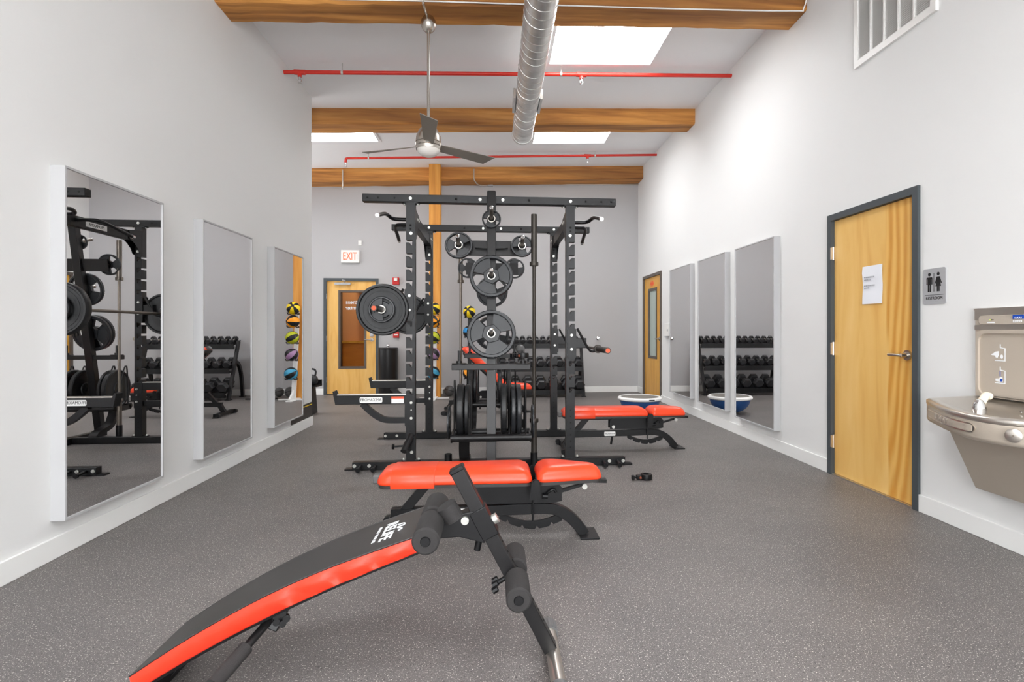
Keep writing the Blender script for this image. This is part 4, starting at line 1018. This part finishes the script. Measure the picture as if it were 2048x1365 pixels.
# ================================================================== BENCHES
def rrect(x0, x1, wa, wb, r0, r1, z, n=6):
    """rounded outline: half-width wa at x0 end, wb at x1 end"""
    out = []; r0 = min(r0, wa * .98); r1 = min(r1, wb * .98)
    for cx, cy, r, a0 in ((x1 - r1, wb - r1, r1, 0), (x0 + r0, wa - r0, r0, 90), (x0 + r0, -wa + r0, r0, 180), (x1 - r1, -wb + r1, r1, 270)):
        for i in range(n + 1):
            a_ = math.radians(a0 + 90 * i / n); out.append(Vector((cx + r * math.cos(a_), cy + r * math.sin(a_), z)))
    return out
def bench(label, loc, angle):
    r = thing('weight_bench', label, 'bench', loc, 'red weight benches')
    H = Vector((.215, 0, .335))
    R_ = Matrix.Rotation(math.radians(angle), 3, 'Y')
    def rot(mb):
        if angle: mb.v = [H + R_ @ (Vector(v) - H) for v in mb.v]
        return mb
    # back pad
    rings = [rrect(-.66 + i, .205 - i, .146 - i, .150 - i, .06, .035, z) for i, z in ((.006, .350), (.0, .357), (-.001, .370), (.007, .393), (.021, .412), (.044, .426), (.085, .434))]
    bk = rot(MB().loft(rings)).build('back_pad', M_RED, r, True, smooth=60)
    rot(MB().loft([rrect(-.655, .20, .142, .148, .06, .03, z) for z in (.334, .351)])).build('pad_board', M_BLKV, bk, True)
    # wrapped cover panel near the head end
    rings = [rrect(-.58, -.34, .148 - i, .149 - i, .003, .003, z, 2) for i, z in ((.002, .334), (-.0008, .345), (-.0025, .371), (.0055, .394), (.0195, .413), (.0425, .427), (.083, .4352))]
    rot(MB().loft(rings)).build('pad_sleeve', M_RED, bk, True, smooth=60)
    # seat pad, tapered
    rings = [[Vector((q.x, q.y, q.z - .05 * max(0, q.x - .36))) for q in rrect(.235 + i, .622 - i, .148 - i, .066 - i * .7, .035, .045, z + .012)] for i, z in ((.006, .338), (.0, .345), (-.001, .358), (.007, .382), (.021, .402), (.042, .417), (.075, .424))]
    se = MB().loft(rings).build('seat_pad', M_RED, r, True, smooth=60)
    MB().loft([[Vector((q.x, q.y, q.z - .05 * max(0, q.x - .36))) for q in rrect(.24, .615, .145, .064, .03, .04, z)] for z in (.334, .352)]).build('pad_board', M_BLKV, se, True)
    MB().bar((.50, 0, .325), (.655, 0, .318), .05, .02).build('seat_bracket', M_BLACK, se, True)
    # carriage under back pad, hinge plates
    rot(MB().box(-.60, .20, -.032, .032, .302, .334)).build('pad_rail', M_BLACK, r, True, bevel=.003)
    for s in (-1, 1):
        MB().prism([(-.17, .21), (-.17, .30), (-.12, .318), (.36, .318), (.385, .295), (.385, .215), (.33, .205)], lambda u, v_, d_: (u, s * .042 + d_, v_), -.003, .003).build('side_plate', M_BLACK, r, True)
        MB().prism([(.19, .26), (.245, .26), (.245, .365), (.225, .38), (.2, .365)], lambda u, v_, d_: (u, s * .158 + d_, v_), -.003, .003).cyl((.222, s * .156, .362), (.222, s * .172, .362), .012).build('hinge_plate', M_BLACK, r, True)
        MB().cyl((-.135, s * .046, .232), (-.135, s * .054, .232), .016, n=12).cyl((.52, s * .03, .295), (.52, s * .046, .295), .016, n=12).build('pivot_bolt', M_ZINC, r, True)
    MB().bar((.29, 0, .235), (.52, 0, .30), .03, .016).build('seat_strut', M_BLACK, r, True)
    MB().tube(catmull([(.29, -.05, .255), (.305, -.06, .275), (.335, -.06, .29), (.35, -.06, .27)], 4), .008, 8).cyl((.27, -.06, .252), (.30, -.06, .25), .016).build('adjust_knob', M_BLACK, r, True)
    MB().cyl((.215, -.05, .33), (.215, -.05, .105), .006).build('pull_pin', M_BLACK, r, True)
    # spine with curved front leg
    MB().rpath([(-.60, 0, .155), (-.3, 0, .157), (0, 0, .162), (.22, 0, .168)] + catmull([(.27, 0, .168), (.34, 0, .160), (.405, 0, .132), (.46, 0, .088), (.50, 0, .04), (.525, 0, .008)], 4), .058, .062, (0, 1, 0)).build('spine', M_BLACK, r, True, bevel=.003)
    MB().box(.49, .60, -.09, .09, 0, .01).build('front_foot', M_BLACK, r, True, bevel=.002)
    MB().bar((-.40, 0, .318), (-.535, 0, .16), .05, .05, (0, 1, 0)).build('rear_strut', M_BLACK, r, True)
    MB().bar((-.56, 0, .165), (-.63, 0, .045), .055, .06, (0, 1, 0)).build('rear_leg', M_BLACK, r, True)
    MB().bar((-.63, -.27, .036), (-.63, .27, .036), .05, .045).build('rear_foot', M_BLACK, r, True, bevel=.003)
    for s in (-1, 1):
        MB().cyl((-.665, s * .235, .03), (-.665, s * .275, .03), .03, n=18).cyl((-.665, s * .275, .03), (-.665, s * .28, .03), .01).build('wheel', M_RUBBER, r, True)
        MB().box(-.66, -.60, s * .25 - .03, s * .25 + .03, .0, .014).build('foot_cap', M_BLACK, r, True)
    MB().cyl((-.135, 0, .14), (-.15, 0, .045), .011).build('stop_pin', M_BLACK, r, True)
    # notched ladder arc
    pts = []; N = 30
    for i in range(N + 1):
        t = i / N; x = .02 + .37 * t; pts.append((x, .145 - .05 * math.sin(PI * t) - .012 * t))
    low = []
    for i in range(N + 1):
        t = i / N; x = .02 + .37 * t; z = .122 - .078 * math.sin(PI * (.06 + .80 * t))
        nt_ = i % 7 == 4
        low.append((x, z + (.018 if nt_ else 0)))
    MB().prism(pts + low[::-1], lambda u, v_, d_: (u, d_, v_), -.008, .008).build('ladder_arc', M_BLACK, r, True)
    rot(MB().box(-.70, -.655, -.035, .035, .335, .385)).build('head_grip', M_GBALL, r, True, bevel=.008)
    lb = MB().prism(rr(-.225, -.11, .137, .181, .008), lambda u, v_, d_: (u, -.029 - d_, v_), 0, .0015).build('maker_label', M_LABEL, r, True)
    t_ = text('PROMAXIMA', .024, (-.1675, -.031, .159), XD, ZD, M_INK, None, sx=.75); t_.parent = lb
    return r
bench('near red flat weight bench in front of the rack', (.01, 3.235, 0), 0)
bench('red flat weight bench standing to the right beside the rack', (1.345, 5.56, 0), 0)
bench('red weight bench with raised back, behind the rack', (-.06, 8.2, 0), 43)

# ================================================================== SIT-UP BENCH (foreground)
s = thing('sit_up_bench', 'black and red decline sit-up bench with foam rollers in foreground', 'bench', (-.35, 2.0, 0))
SYN, SYF = 1.835, 2.165
top_path = catmull([(-1.15, 0, .117), (-1.0, 0, .213), (-.85, 0, .298), (-.70, 0, .372), (-.55, 0, .434), (-.40, 0, .486), (-.262, 0, .530)], 6)
rings_top = []; ringsR = []; ringsB = []
L = len(top_path)
for i, p in enumerate(top_path):
    dd = (top_path[min(i + 1, L - 1)] - top_path[max(i - 1, 0)]).normalized(); nn = Vector((-dd.z, 0, dd.x))
    t = i / (L - 1); th = .052 + .016 * math.sin(t * PI)
    e = 0.0
    def at(y, h_): return Vector((p.x, y, p.z)) + nn * h_
    rings_top.append([at(SYN + .006, -.006), at(SYN + .012, 0), at(SYF - .012, 0), at(SYF - .006, -.006), at(SYF - .02, -.02), at(SYN + .02, -.02)])
    wr = .009 * math.sin(t * 46 + 1) * (t > .45) + .003 * math.sin(t * 83)
    wr2 = .009 * math.sin(t * 40 + 2.4) * (t > .45)
    ringsR.append([at(SYN + .006, -.004), at(SYN - .003 + wr * .4, -.02), at(SYN - .002 + wr, -.036), at(SYN + .002 + wr2, -th + .006), at(SYN + .008, -th), at(SYF - .008, -th), at(SYF - .0, -th + .006), at(SYF, -.03), at(SYF - .006, -.004), at(SYF - .03, -.012), at(SYN + .03, -.012)])
    ringsB.append([at(SYN + .03, -th - .014), at(SYF - .03, -th - .014), at(SYF - .03, -th + .004), at(SYN + .03, -th + .004)])
MB().loft(ringsR).build('red_border', M_REDS, s, smooth=55)
MB().loft(rings_top).build('black_pad_top', M_BLKV, s, smooth=40)
MB().loft(ringsB[1:]).build('pad_board', M_BLACK, s)
pip = MB()
pip.tube([Vector((p.x, SYN + .008, p.z - .001)) for p in top_path], .0028, 6).tube([Vector((p.x, SYF - .008, p.z - .001)) for p in top_path], .0028, 6)
pip.build('piping', M_BLKV, s)
pe = MB()
dd = (top_path[-1] - top_path[-2]).normalized()
pe.prism([(.002, .004), (.016, .008), (.02, -.02), (.012, -.052), (-.0, -.056)], lambda u, v_, d_: Vector((top_path[-1].x, d_, top_path[-1].z)) + dd * u + Vector((-dd.z, 0, dd.x)) * v_, SYN + .002, SYF - .002)
pe.build('head_end_trim', M_REDS, s, bevel=.004)
# printed logo
i0 = int(L * .86); p = top_path[i0]; dd = (top_path[i0 + 1] - top_path[i0 - 1]).normalized(); nn = Vector((-dd.z, 0, dd.x))
text('RELIFE', .062, p + nn * .0012 + Vector((0, 2.0 - p.y, 0)), (0, -1, 0), dd, M_WINK, s, name='logo_lettering', ext=.0004, bold=.0014)
text('REBUILD YOUR LIFE', .017, p + nn * .0012 + Vector((0, 2.0, 0)) - dd * .042, (0, -1, 0), dd, M_WINK, s, name='logo_motto', ext=.0004)
sw = p + nn * .0016 + Vector((0, 2.0, 0)) + dd * .042
arc = MB()
arc.tube(catmull([sw + Vector((0, .035, 0)) + dd * -.012, sw + Vector((0, .03, 0)) + dd * .012, sw + Vector((0, .012, 0)) + dd * .014, sw + Vector((0, .006, 0)) + dd * -.01, sw + Vector((0, -.008, 0)) + dd * .0, sw + Vector((0, -.02, 0)) + dd * .012, sw + Vector((0, -.035, 0)) + dd * .0], 4), .0022, 5)
arc.build('logo_swirl', M_WINK, s)
# main post, T foot
PT, PB = Vector((-.135, 2.0, .715)), Vector((.205, 2.0, .05))
ax = (PB - PT).normalized()
MB().bar(PT, PB, .05, .05, (0, 1, 0)).build('main_post', M_BLACK2, s, bevel=.003)
MB().bar(PT - ax * .004, PT + ax * .012, .054, .054, (0, 1, 0)).build('post_cap', M_BLACK, s, bevel=.004)
MB().cyl((.215, 1.80, .032), (.215, 2.17, .032), .026, n=20).build('floor_tube', M_STEEL, s)
for y0_, y1_ in ((2.12, 2.19), (1.74, 1.80)):
    MB().cyl((.215, y0_, .032), (.215, y1_, .032), .032, n=20).build('ribbed_end_cap', M_GBALL, s)
rb = MB()
for k in range(16):
    a_ = 2 * PI * k / 16; u = Vector((math.cos(a_), 0, math.sin(a_))) * .032 + Vector((.215, 0, .032)); rb.bar(u + Vector((0, 2.125, 0)), u + Vector((0, 2.188, 0)), .005, .004)
rb.build('cap_ribs', M_GBALL, s, props=STUFF)
# collar bracket and arm to the board
cb = PT.lerp(PB, .30); pu = Vector((-ax.z, 0, ax.x))
if pu.x > 0: pu = -pu
MB().bar(cb - ax * .06, cb + ax * .05, .062, .062, (0, 1, 0)).build('post_collar', M_BLACK, s, bevel=.003)
MB().prism([(-.005, .055), (-.07, .045), (-.20, -.0), (-.20, -.045), (-.09, -.04), (-.0, -.065)], lambda u, v_, d_: (cb.x + u, 2.0 + d_, cb.z + v_ + .0), -.028, .028).build('seat_arm', M_BLACK, s, bevel=.003)
MB().cyl((cb.x - .07, 1.972, cb.z + .02), (cb.x - .07, 1.962, cb.z + .02), .014, n=16).cyl((cb.x - .07, 1.962, cb.z + .02), (cb.x - .07, 1.955, cb.z + .02), .010, n=8).build('arm_bolt', M_ZINC, s)
MB().cyl((cb.x - .10, 1.99, cb.z + .0), (cb.x - .11, 1.99, cb.z + .03), .012).cyl((cb.x - .108, 1.99, cb.z + .02), (cb.x - .138, 1.985, cb.z + .072), .036, .036, n=22).build('ribbed_knob', M_FOAM, s)
MB().cyl((cb.x + .03, 2.0, cb.z + .01), (cb.x + .045, 2.0, cb.z + .018), .018, n=14).build('washer', M_ZINC, s)
MB().cyl((cb.x - .02, 2.0, cb.z - .06), (cb.x - .028, 2.0, cb.z - .098), .012).build('lock_pin', M_BLACK, s)
def roller(x, z, ya, yb, R):
    r_ = MB().lathe([(.014, ya), (R - .006, ya), (R, ya + .006), (R, yb - .006), (R - .006, yb), (.014, yb), (.014, ya)], (x, 0, z), YD, 28).build('foam_roller', M_FOAM, s)
    e = ya if ya < 2 and yb < 2.001 else yb
    MB().lathe([(.001, -.004), (.015, -.004), (.017, .0), (.001, .002)], (x, e, z), YD, 18).build('roller_plug', M_BLACK, r_)
RXa, RZa = -.221, .528
roller(RXa, RZa, 1.80, 1.985, .045); roller(RXa, RZa, 2.015, 2.2, .045)
MB().cyl((RXa, 1.81, RZa), (RXa, 2.19, RZa), .013).build('roller_axle', M_BLACK, s)
RXb, RZb = .081, .325
roller(RXb, RZb, 1.80, 1.965, .042); roller(RXb, RZb, 2.035, 2.2, .042)
MB().cyl((RXb, 1.81, RZb), (RXb, 2.19, RZb), .013).build('roller_axle', M_BLACK, s)
kb = MB().cyl((.045, 2.0, .315), (.005, 2.0, .292), .009)
for k in range(5):
    a_ = 2 * PI * k / 5; kb.cyl(Vector((.005, 2.0, .292)) + Vector((.008, .018 * math.cos(a_), .018 * math.sin(a_))), Vector((-.012, 2.0, .282)) + Vector((.008, .018 * math.cos(a_), .018 * math.sin(a_))), .011, n=8)
kb.build('star_knob', M_BLACK, s)
mk = MB()
for k in range(9):
    q = PT.lerp(PB, .42 + k * .055) - pu * .0252; mk.cyl(q, q - pu * .001, .006, n=8)
mk.build('post_holes', M_HOLE, s, props=STUFF)
# folding hand grip below the board
MB().bar((-.72, 1.99, .292), (-.765, 1.95, .195), .06, .05, (0, 1, 0)).build('grip_bracket', M_BLACK, s, bevel=.003)
MB().tube([(-.745, 1.975, .24), (-.79, 1.88, .195), (-.815, 1.82, .168)], .014, 12).build('grip_tube', M_BLACK2, s)
MB().cyl((-.80, 1.855, .183), (-.845, 1.735, .14), .023, n=18).build('foam_grip', M_FOAM, s)
MB().cyl((-.8453, 1.7343, .1397), (-.8458, 1.733, .1393), .014, n=14).build('grip_bore', M_HOLE, s)
kb = MB().cyl((-.735, 1.95, .24), (-.715, 1.915, .245), .008)
for k in range(5):
    a_ = 2 * PI * k / 5; o = Vector((.018 * math.cos(a_), 0, .018 * math.sin(a_))); kb.cyl(Vector((-.715, 1.918, .245)) + o, Vector((-.708, 1.90, .247)) + o, .012, n=8)
kb.build('star_knob', M_BLACK, s)
MB().bar((-1.13, 1.86, .03), (-1.13, 2.14, .03), .05, .05).bar((-1.13, 2.0, .03), (-1.08, 2.0, .10), .05, .03, (0, 1, 0)).build('rear_foot', M_BLACK, s, bevel=.003)

# ================================================================== DUMBBELL RACK
DX0, DX1 = .06, 1.655
dk = thing('dumbbell_rack', 'black three tier dumbbell rack against the grey back wall', 'rack', ((DX0 + DX1) / 2, 10.3, 0))
tiers = [(.935, 10.34, .30), (.515, 10.20, .34), (.105, 10.06, .38)]          # z at front lip, y centre, depth
TILT = .30
for z, yc, dp in tiers:
    yf, yb_ = yc - dp / 2, yc + dp / 2; rise = dp * TILT
    MB().prism([(yf, z), (yf, z + .035), (yf + .006, z + .035), (yf + .006, z + .012), (yb_, z + .012 + rise), (yb_, z + rise)], lambda u, v_, d_: (d_, u, v_), DX0 + .03, DX1 - .03).build('shelf', M_BLACK, dk)
    MB().box(DX0 + .03, DX1 - .03, yf + .02, yf + .06, z - .055, z).build('shelf_rail', M_BLACK, dk)
for x in (DX0 + .015, DX1 - .015):
    MB().bar((x, 10.36, 1.02), (x, 9.98, .0), .05, .06, (0, 1, 0)).build('leg', M_BLACK2, dk, bevel=.004)
    MB().rpath(catmull([(x, 10.24, .66), (x, 10.36, .60), (x, 10.45, .45), (x, 10.50, .22), (x, 10.53, .0)], 5), .05, .055, (1, 0, 0)).build('rear_leg', M_BLACK2, dk)
    box(x - .04, x + .04, 9.93, 10.05, 0, .012).build('foot', M_BLACK, dk)
    box(x - .04, x + .04, 10.47, 10.58, 0, .012).build('foot', M_BLACK, dk)
def dumbbell(r, hl, gl):
    d_ = thing('hex_dumbbell', 'd', 'dumbbell')
    for s_ in (-1, 1):
        rg = []
        for q, y in ((.80, gl / 2), (1, gl / 2 + hl * .16), (1, gl / 2 + hl * .82), (.78, gl / 2 + hl)):
            rg.append([(q * r * math.cos(k * PI / 3), s_ * y, q * r * math.sin(k * PI / 3)) for k in range(6)])
        MB().loft(rg).build('hex_head', M_HEX, d_, True, smooth=20)
    MB().lathe([(.013, -gl / 2 - .01), (.0135, -gl / 4), (.0165, 0), (.0135, gl / 4), (.013, gl / 2 + .01)], (0, 0, 0), YD, 14).build('grip', M_STEEL, d_, True)
    return d_
TN = ['top', 'middle', 'bottom']
for ti, (n, r, hl) in enumerate(((12, .052, .055), (9, .071, .075), (7, .097, .10))):
    z, yc, dp = tiers[ti]; p = None
    for k in range(n):
        x = DX0 + .095 + (DX1 - DX0 - .19) * k / (n - 1)
        lb = '%s black hex dumbbell from the left on the %s tier' % (ORD[k].capitalize() if k else 'Leftmost', TN[ti])
        gname = 'hex dumbbells on the %s tier' % TN[ti]
        if p is None: p = dumbbell(r, hl, .12); o = p; o['label'] = lb; o['group'] = gname
        else: o = dup(p, lb, group=gname)
        hh = r * math.cos(PI / 6)
        ln = (hl + .06)
        o.location = (x, yc - .005, z + .012 + (dp / 2 - .005) * TILT + hh * 1.045 + .003)
        o.rotation_euler = (math.atan(TILT), 0, 0)

# ================================================================== MEDICINE BALLS
def med_ball(label, loc, R, m_, rot, gores=8):
    b = thing('medicine_ball', label, 'ball', loc, 'two-tone medicine balls')
    blk = MB(); pan = MB()
    prof = [(max(R * math.cos(-PI / 2 + PI * i / 14), 1e-4), R * math.sin(-PI / 2 + PI * i / 14)) for i in range(15)]
    for k in range(gores):
        a0 = 2 * PI * k / gores; (blk if k % 2 else pan).lathe(prof, (0, 0, 0), ZD, 5, a0, a0 + 2 * PI / gores)
    blk.build('black_panel', M_RUBBER, b, True, smooth=60); pan.build('colour_panel', m_, b, True, smooth=60)
    MB().lathe([(R * 1.003 * math.cos(PI / 2 - t), R * 1.003 * math.sin(PI / 2 - t)) for t in (.22, .15, .08, .002)], (0, 0, 0), ZD, 18).build('pole_cap', M_RUBBER, b, True, smooth=60)
    b.rotation_euler = rot
    return b
def ball_stand(name, label, x, yb, mats, m_post, descr, zs):
    t_ = thing(name, label, 'rack', (x, yb, 0), 'medicine ball stands')
    top = Vector((x, yb + .10, zs[0] + .02)); 
    path = catmull([(x, yb - .06, .012), (x, yb - .03, .3), (x, yb + .04, .8), (x, yb + .09, 1.2), (x, yb + .11, zs[0] + .03)], 6)
    MB().rpath(path, .07, .04, (1, 0, 0)).build('mast', m_post, t_)
    MB().box(x - .05, x + .05, yb - .30, yb + .16, 0, .02).box(x - .26, x + .26, yb - .06, yb + .02, 0, .022).build('base', m_post, t_, bevel=.004)
    MB().bar((x, yb - .26, .02), (x, yb - .05, .16), .05, .03, (1, 0, 0)).build('base_brace', m_post, t_)
    for k, (m_, z, de) in enumerate(zip(mats, zs, descr)):
        f_ = min(1, z / 1.6); ym = yb - .05 + .15 * f_; yc = ym - .175; R = .112
        lp = MB()
        for s_ in (-1, 1): lp.tube(catmull([(x + s_ * .03, ym - .02, z - .07), (x + s_ * .075, ym - .09, z - .103), (x + s_ * .075, ym - .22, z - .098), (x + s_ * .07, ym - .265, z - .075)], 4), .009, 8)
        lp.build('ball_cradle', M_BLACK, t_)
        med_ball(de, (x, yc, z), R, m_, (1.1 + .5 * k, .4 * k - .5, .8 * k))
zs = [1.60, 1.372, 1.09, .80, .475]
ball_stand('medicine_ball_stand', 'white upright medicine ball stand beside the timber post', -1.06, 9.93, (M_YELLOW, M_ORANGE, M_LIME, M_PURPLE, M_CYAN), M_WPL,
    ('yellow and black medicine ball, top of white stand by post', 'orange and black medicine ball, second on white stand by post', 'lime and black medicine ball, third on white stand by post', 'purple and black medicine ball, fourth on white stand by post', 'teal blue and black medicine ball, lowest on white stand by post'), zs)
ball_stand('medicine_ball_stand', 'black upright medicine ball stand right of the timber post', -.445, 10.08, (M_YELLOW, mat('bright_blue_panel', col(30, 140, 205), .45), mat('plum_panel', col(120, 60, 70), .45), M_ORANGE), M_BLACK,
    ('yellow and black striped medicine ball on black stand behind tower', 'bright blue medicine ball, second on black stand behind tower', 'plum medicine ball, third on black stand behind tower', 'orange medicine ball, lowest on black stand behind tower'), [1.55, 1.19, .83, .45])
for x, y, R, lb in ((-.83, 10.35, .095, 'grey slam ball on the floor right of the timber post'), (-.60, 10.45, .085, 'second grey slam ball on floor under black ball stand')):
    o = thing('slam_ball', lb, 'ball', (x, y, R), 'grey slam balls')
    MB().sphere((0, 0, 0), R, 24, 16).build('shell', M_GBALL, o, True, smooth=60)
    MB().lathe([(R * 1.0, -.006), (R * 1.012, 0), (R * 1.0, .006)], (0, 0, 0), (.3, .2, 1), 24).build('seam', M_RUBBER, o, True)
bx = thing('foam_block', 'grey foam block on the floor by the timber post', 'block', (-1.0, 10.55, 0))
MB().prism(rr(-.96, -.80, 10.44, 10.66, .02), lambda u, v_, d_: (u, v_, d_), 0, .09).build('block', M_BOSUT, bx)

# ================================================================== OTHER FLOOR THINGS
t = thing('trash_can', 'tall black cylindrical bin beside the exit door', 'bin', (-1.97, 10.48, 0))
MB().lathe([(.002, 0), (.172, 0), (.176, .01), (.176, .86), (.18, .865), (.18, .885), (.17, .895), (.002, .90)], (-1.97, 10.48, 0), ZD, 36).build('body', M_BLACK2, t)
MB().lathe([(.178, .46), (.178, .58)], (-1.97, 10.48, 0), ZD, 12, *([math.radians(a_) for a_ in (-35, 30)])).build('opening', M_HOLE, t)
MB().sphere((-1.975, 10.48, .93), .03, 16, 10).cyl((-1.975, 10.48, .89), (-1.975, 10.48, .92), .014).build('lid_knob', M_CHROME, t)
t = thing('balance_trainer', 'blue half-ball balance trainer lying dome down near right wall', 'balance ball', (2.11, 7.84, 0))
prof = [(.002, .0)] + [(.285 * math.sin(a_), .21 - .21 * math.cos(a_)) for a_ in (i * PI / 2 / 12 for i in range(2, 13))]
MB().lathe(prof, (2.11, 7.84, 0), ZD, 40).build('dome', M_BOSU, t)
MB().lathe([(.27, .207), (.30, .207), (.318, .221), (.318, .241), (.30, .257), (.275, .257), (.27, .207)], (2.11, 7.84, 0), ZD, 44).build('rim', M_WPL, t)
MB().lathe([(.002, .251), (.28, .251), (.28, .225), (.002, .225)], (2.11, 7.84, 0), ZD, 40).build('platform', M_BOSUT, t)
for a_ in (-75, 105): MB().box(2.11 + .305 * math.cos(math.radians(a_)) - .05, 2.11 + .305 * math.cos(math.radians(a_)) + .05, 7.84 + .32 * math.sin(math.radians(a_)) - .005, 7.84 + .32 * math.sin(math.radians(a_)) + .005, .228, .242).build('hand_slot', M_INK, t)
# kettlebell stand just behind the end of the left wall
kx, ky = -3.0, 8.25
t = thing('kettlebell_rack', 'black kettlebell rack just past the left wall end', 'rack', (kx, ky, 0))
for x in (kx - .38, kx + .38): MB().prism([(ky - .16, 0), (ky + .16, 0), (ky + .07, .40), (ky - .07, .40)], lambda u, v_, d_: (x + d_, u, v_), -.012, .012).build('side_frame', M_BLACK, t)
MB().bar((kx - .42, ky, .41), (kx + .47, ky, .41), .24, .02).build('shelf', M_BLACK, t)
MB().box(kx - .42, kx + .47, ky + .09, ky + .12, .40, .49).build('back_lip', M_BLACK, t)
for k, x in enumerate((kx - .18, kx + .10, kx + .36)):
    o = thing('kettlebell', ('kettlebell at the hidden left end of the small rack', 'middle kettlebell on the small rack', 'dark kettlebell on the rack end beside the left wall corner')[k], 'kettlebell', (x, ky - .01, .42), 'kettlebells on the small rack')
    MB().lathe([(.002, 0), (.055, 0), (.085, .03), (.092, .075), (.075, .125), (.045, .15), (.002, .155)], (x, ky - .01, .42), ZD, 26).build('bell', M_URE, o)
    MB().tube(catmull([(x - .045, ky - .01, .545), (x - .06, ky - .01, .61), (x - .035, ky - .01, .65), (x + .035, ky - .01, .65), (x + .06, ky - .01, .61), (x + .045, ky - .01, .545)], 5), .014, 10).build('handle', M_URE, o)
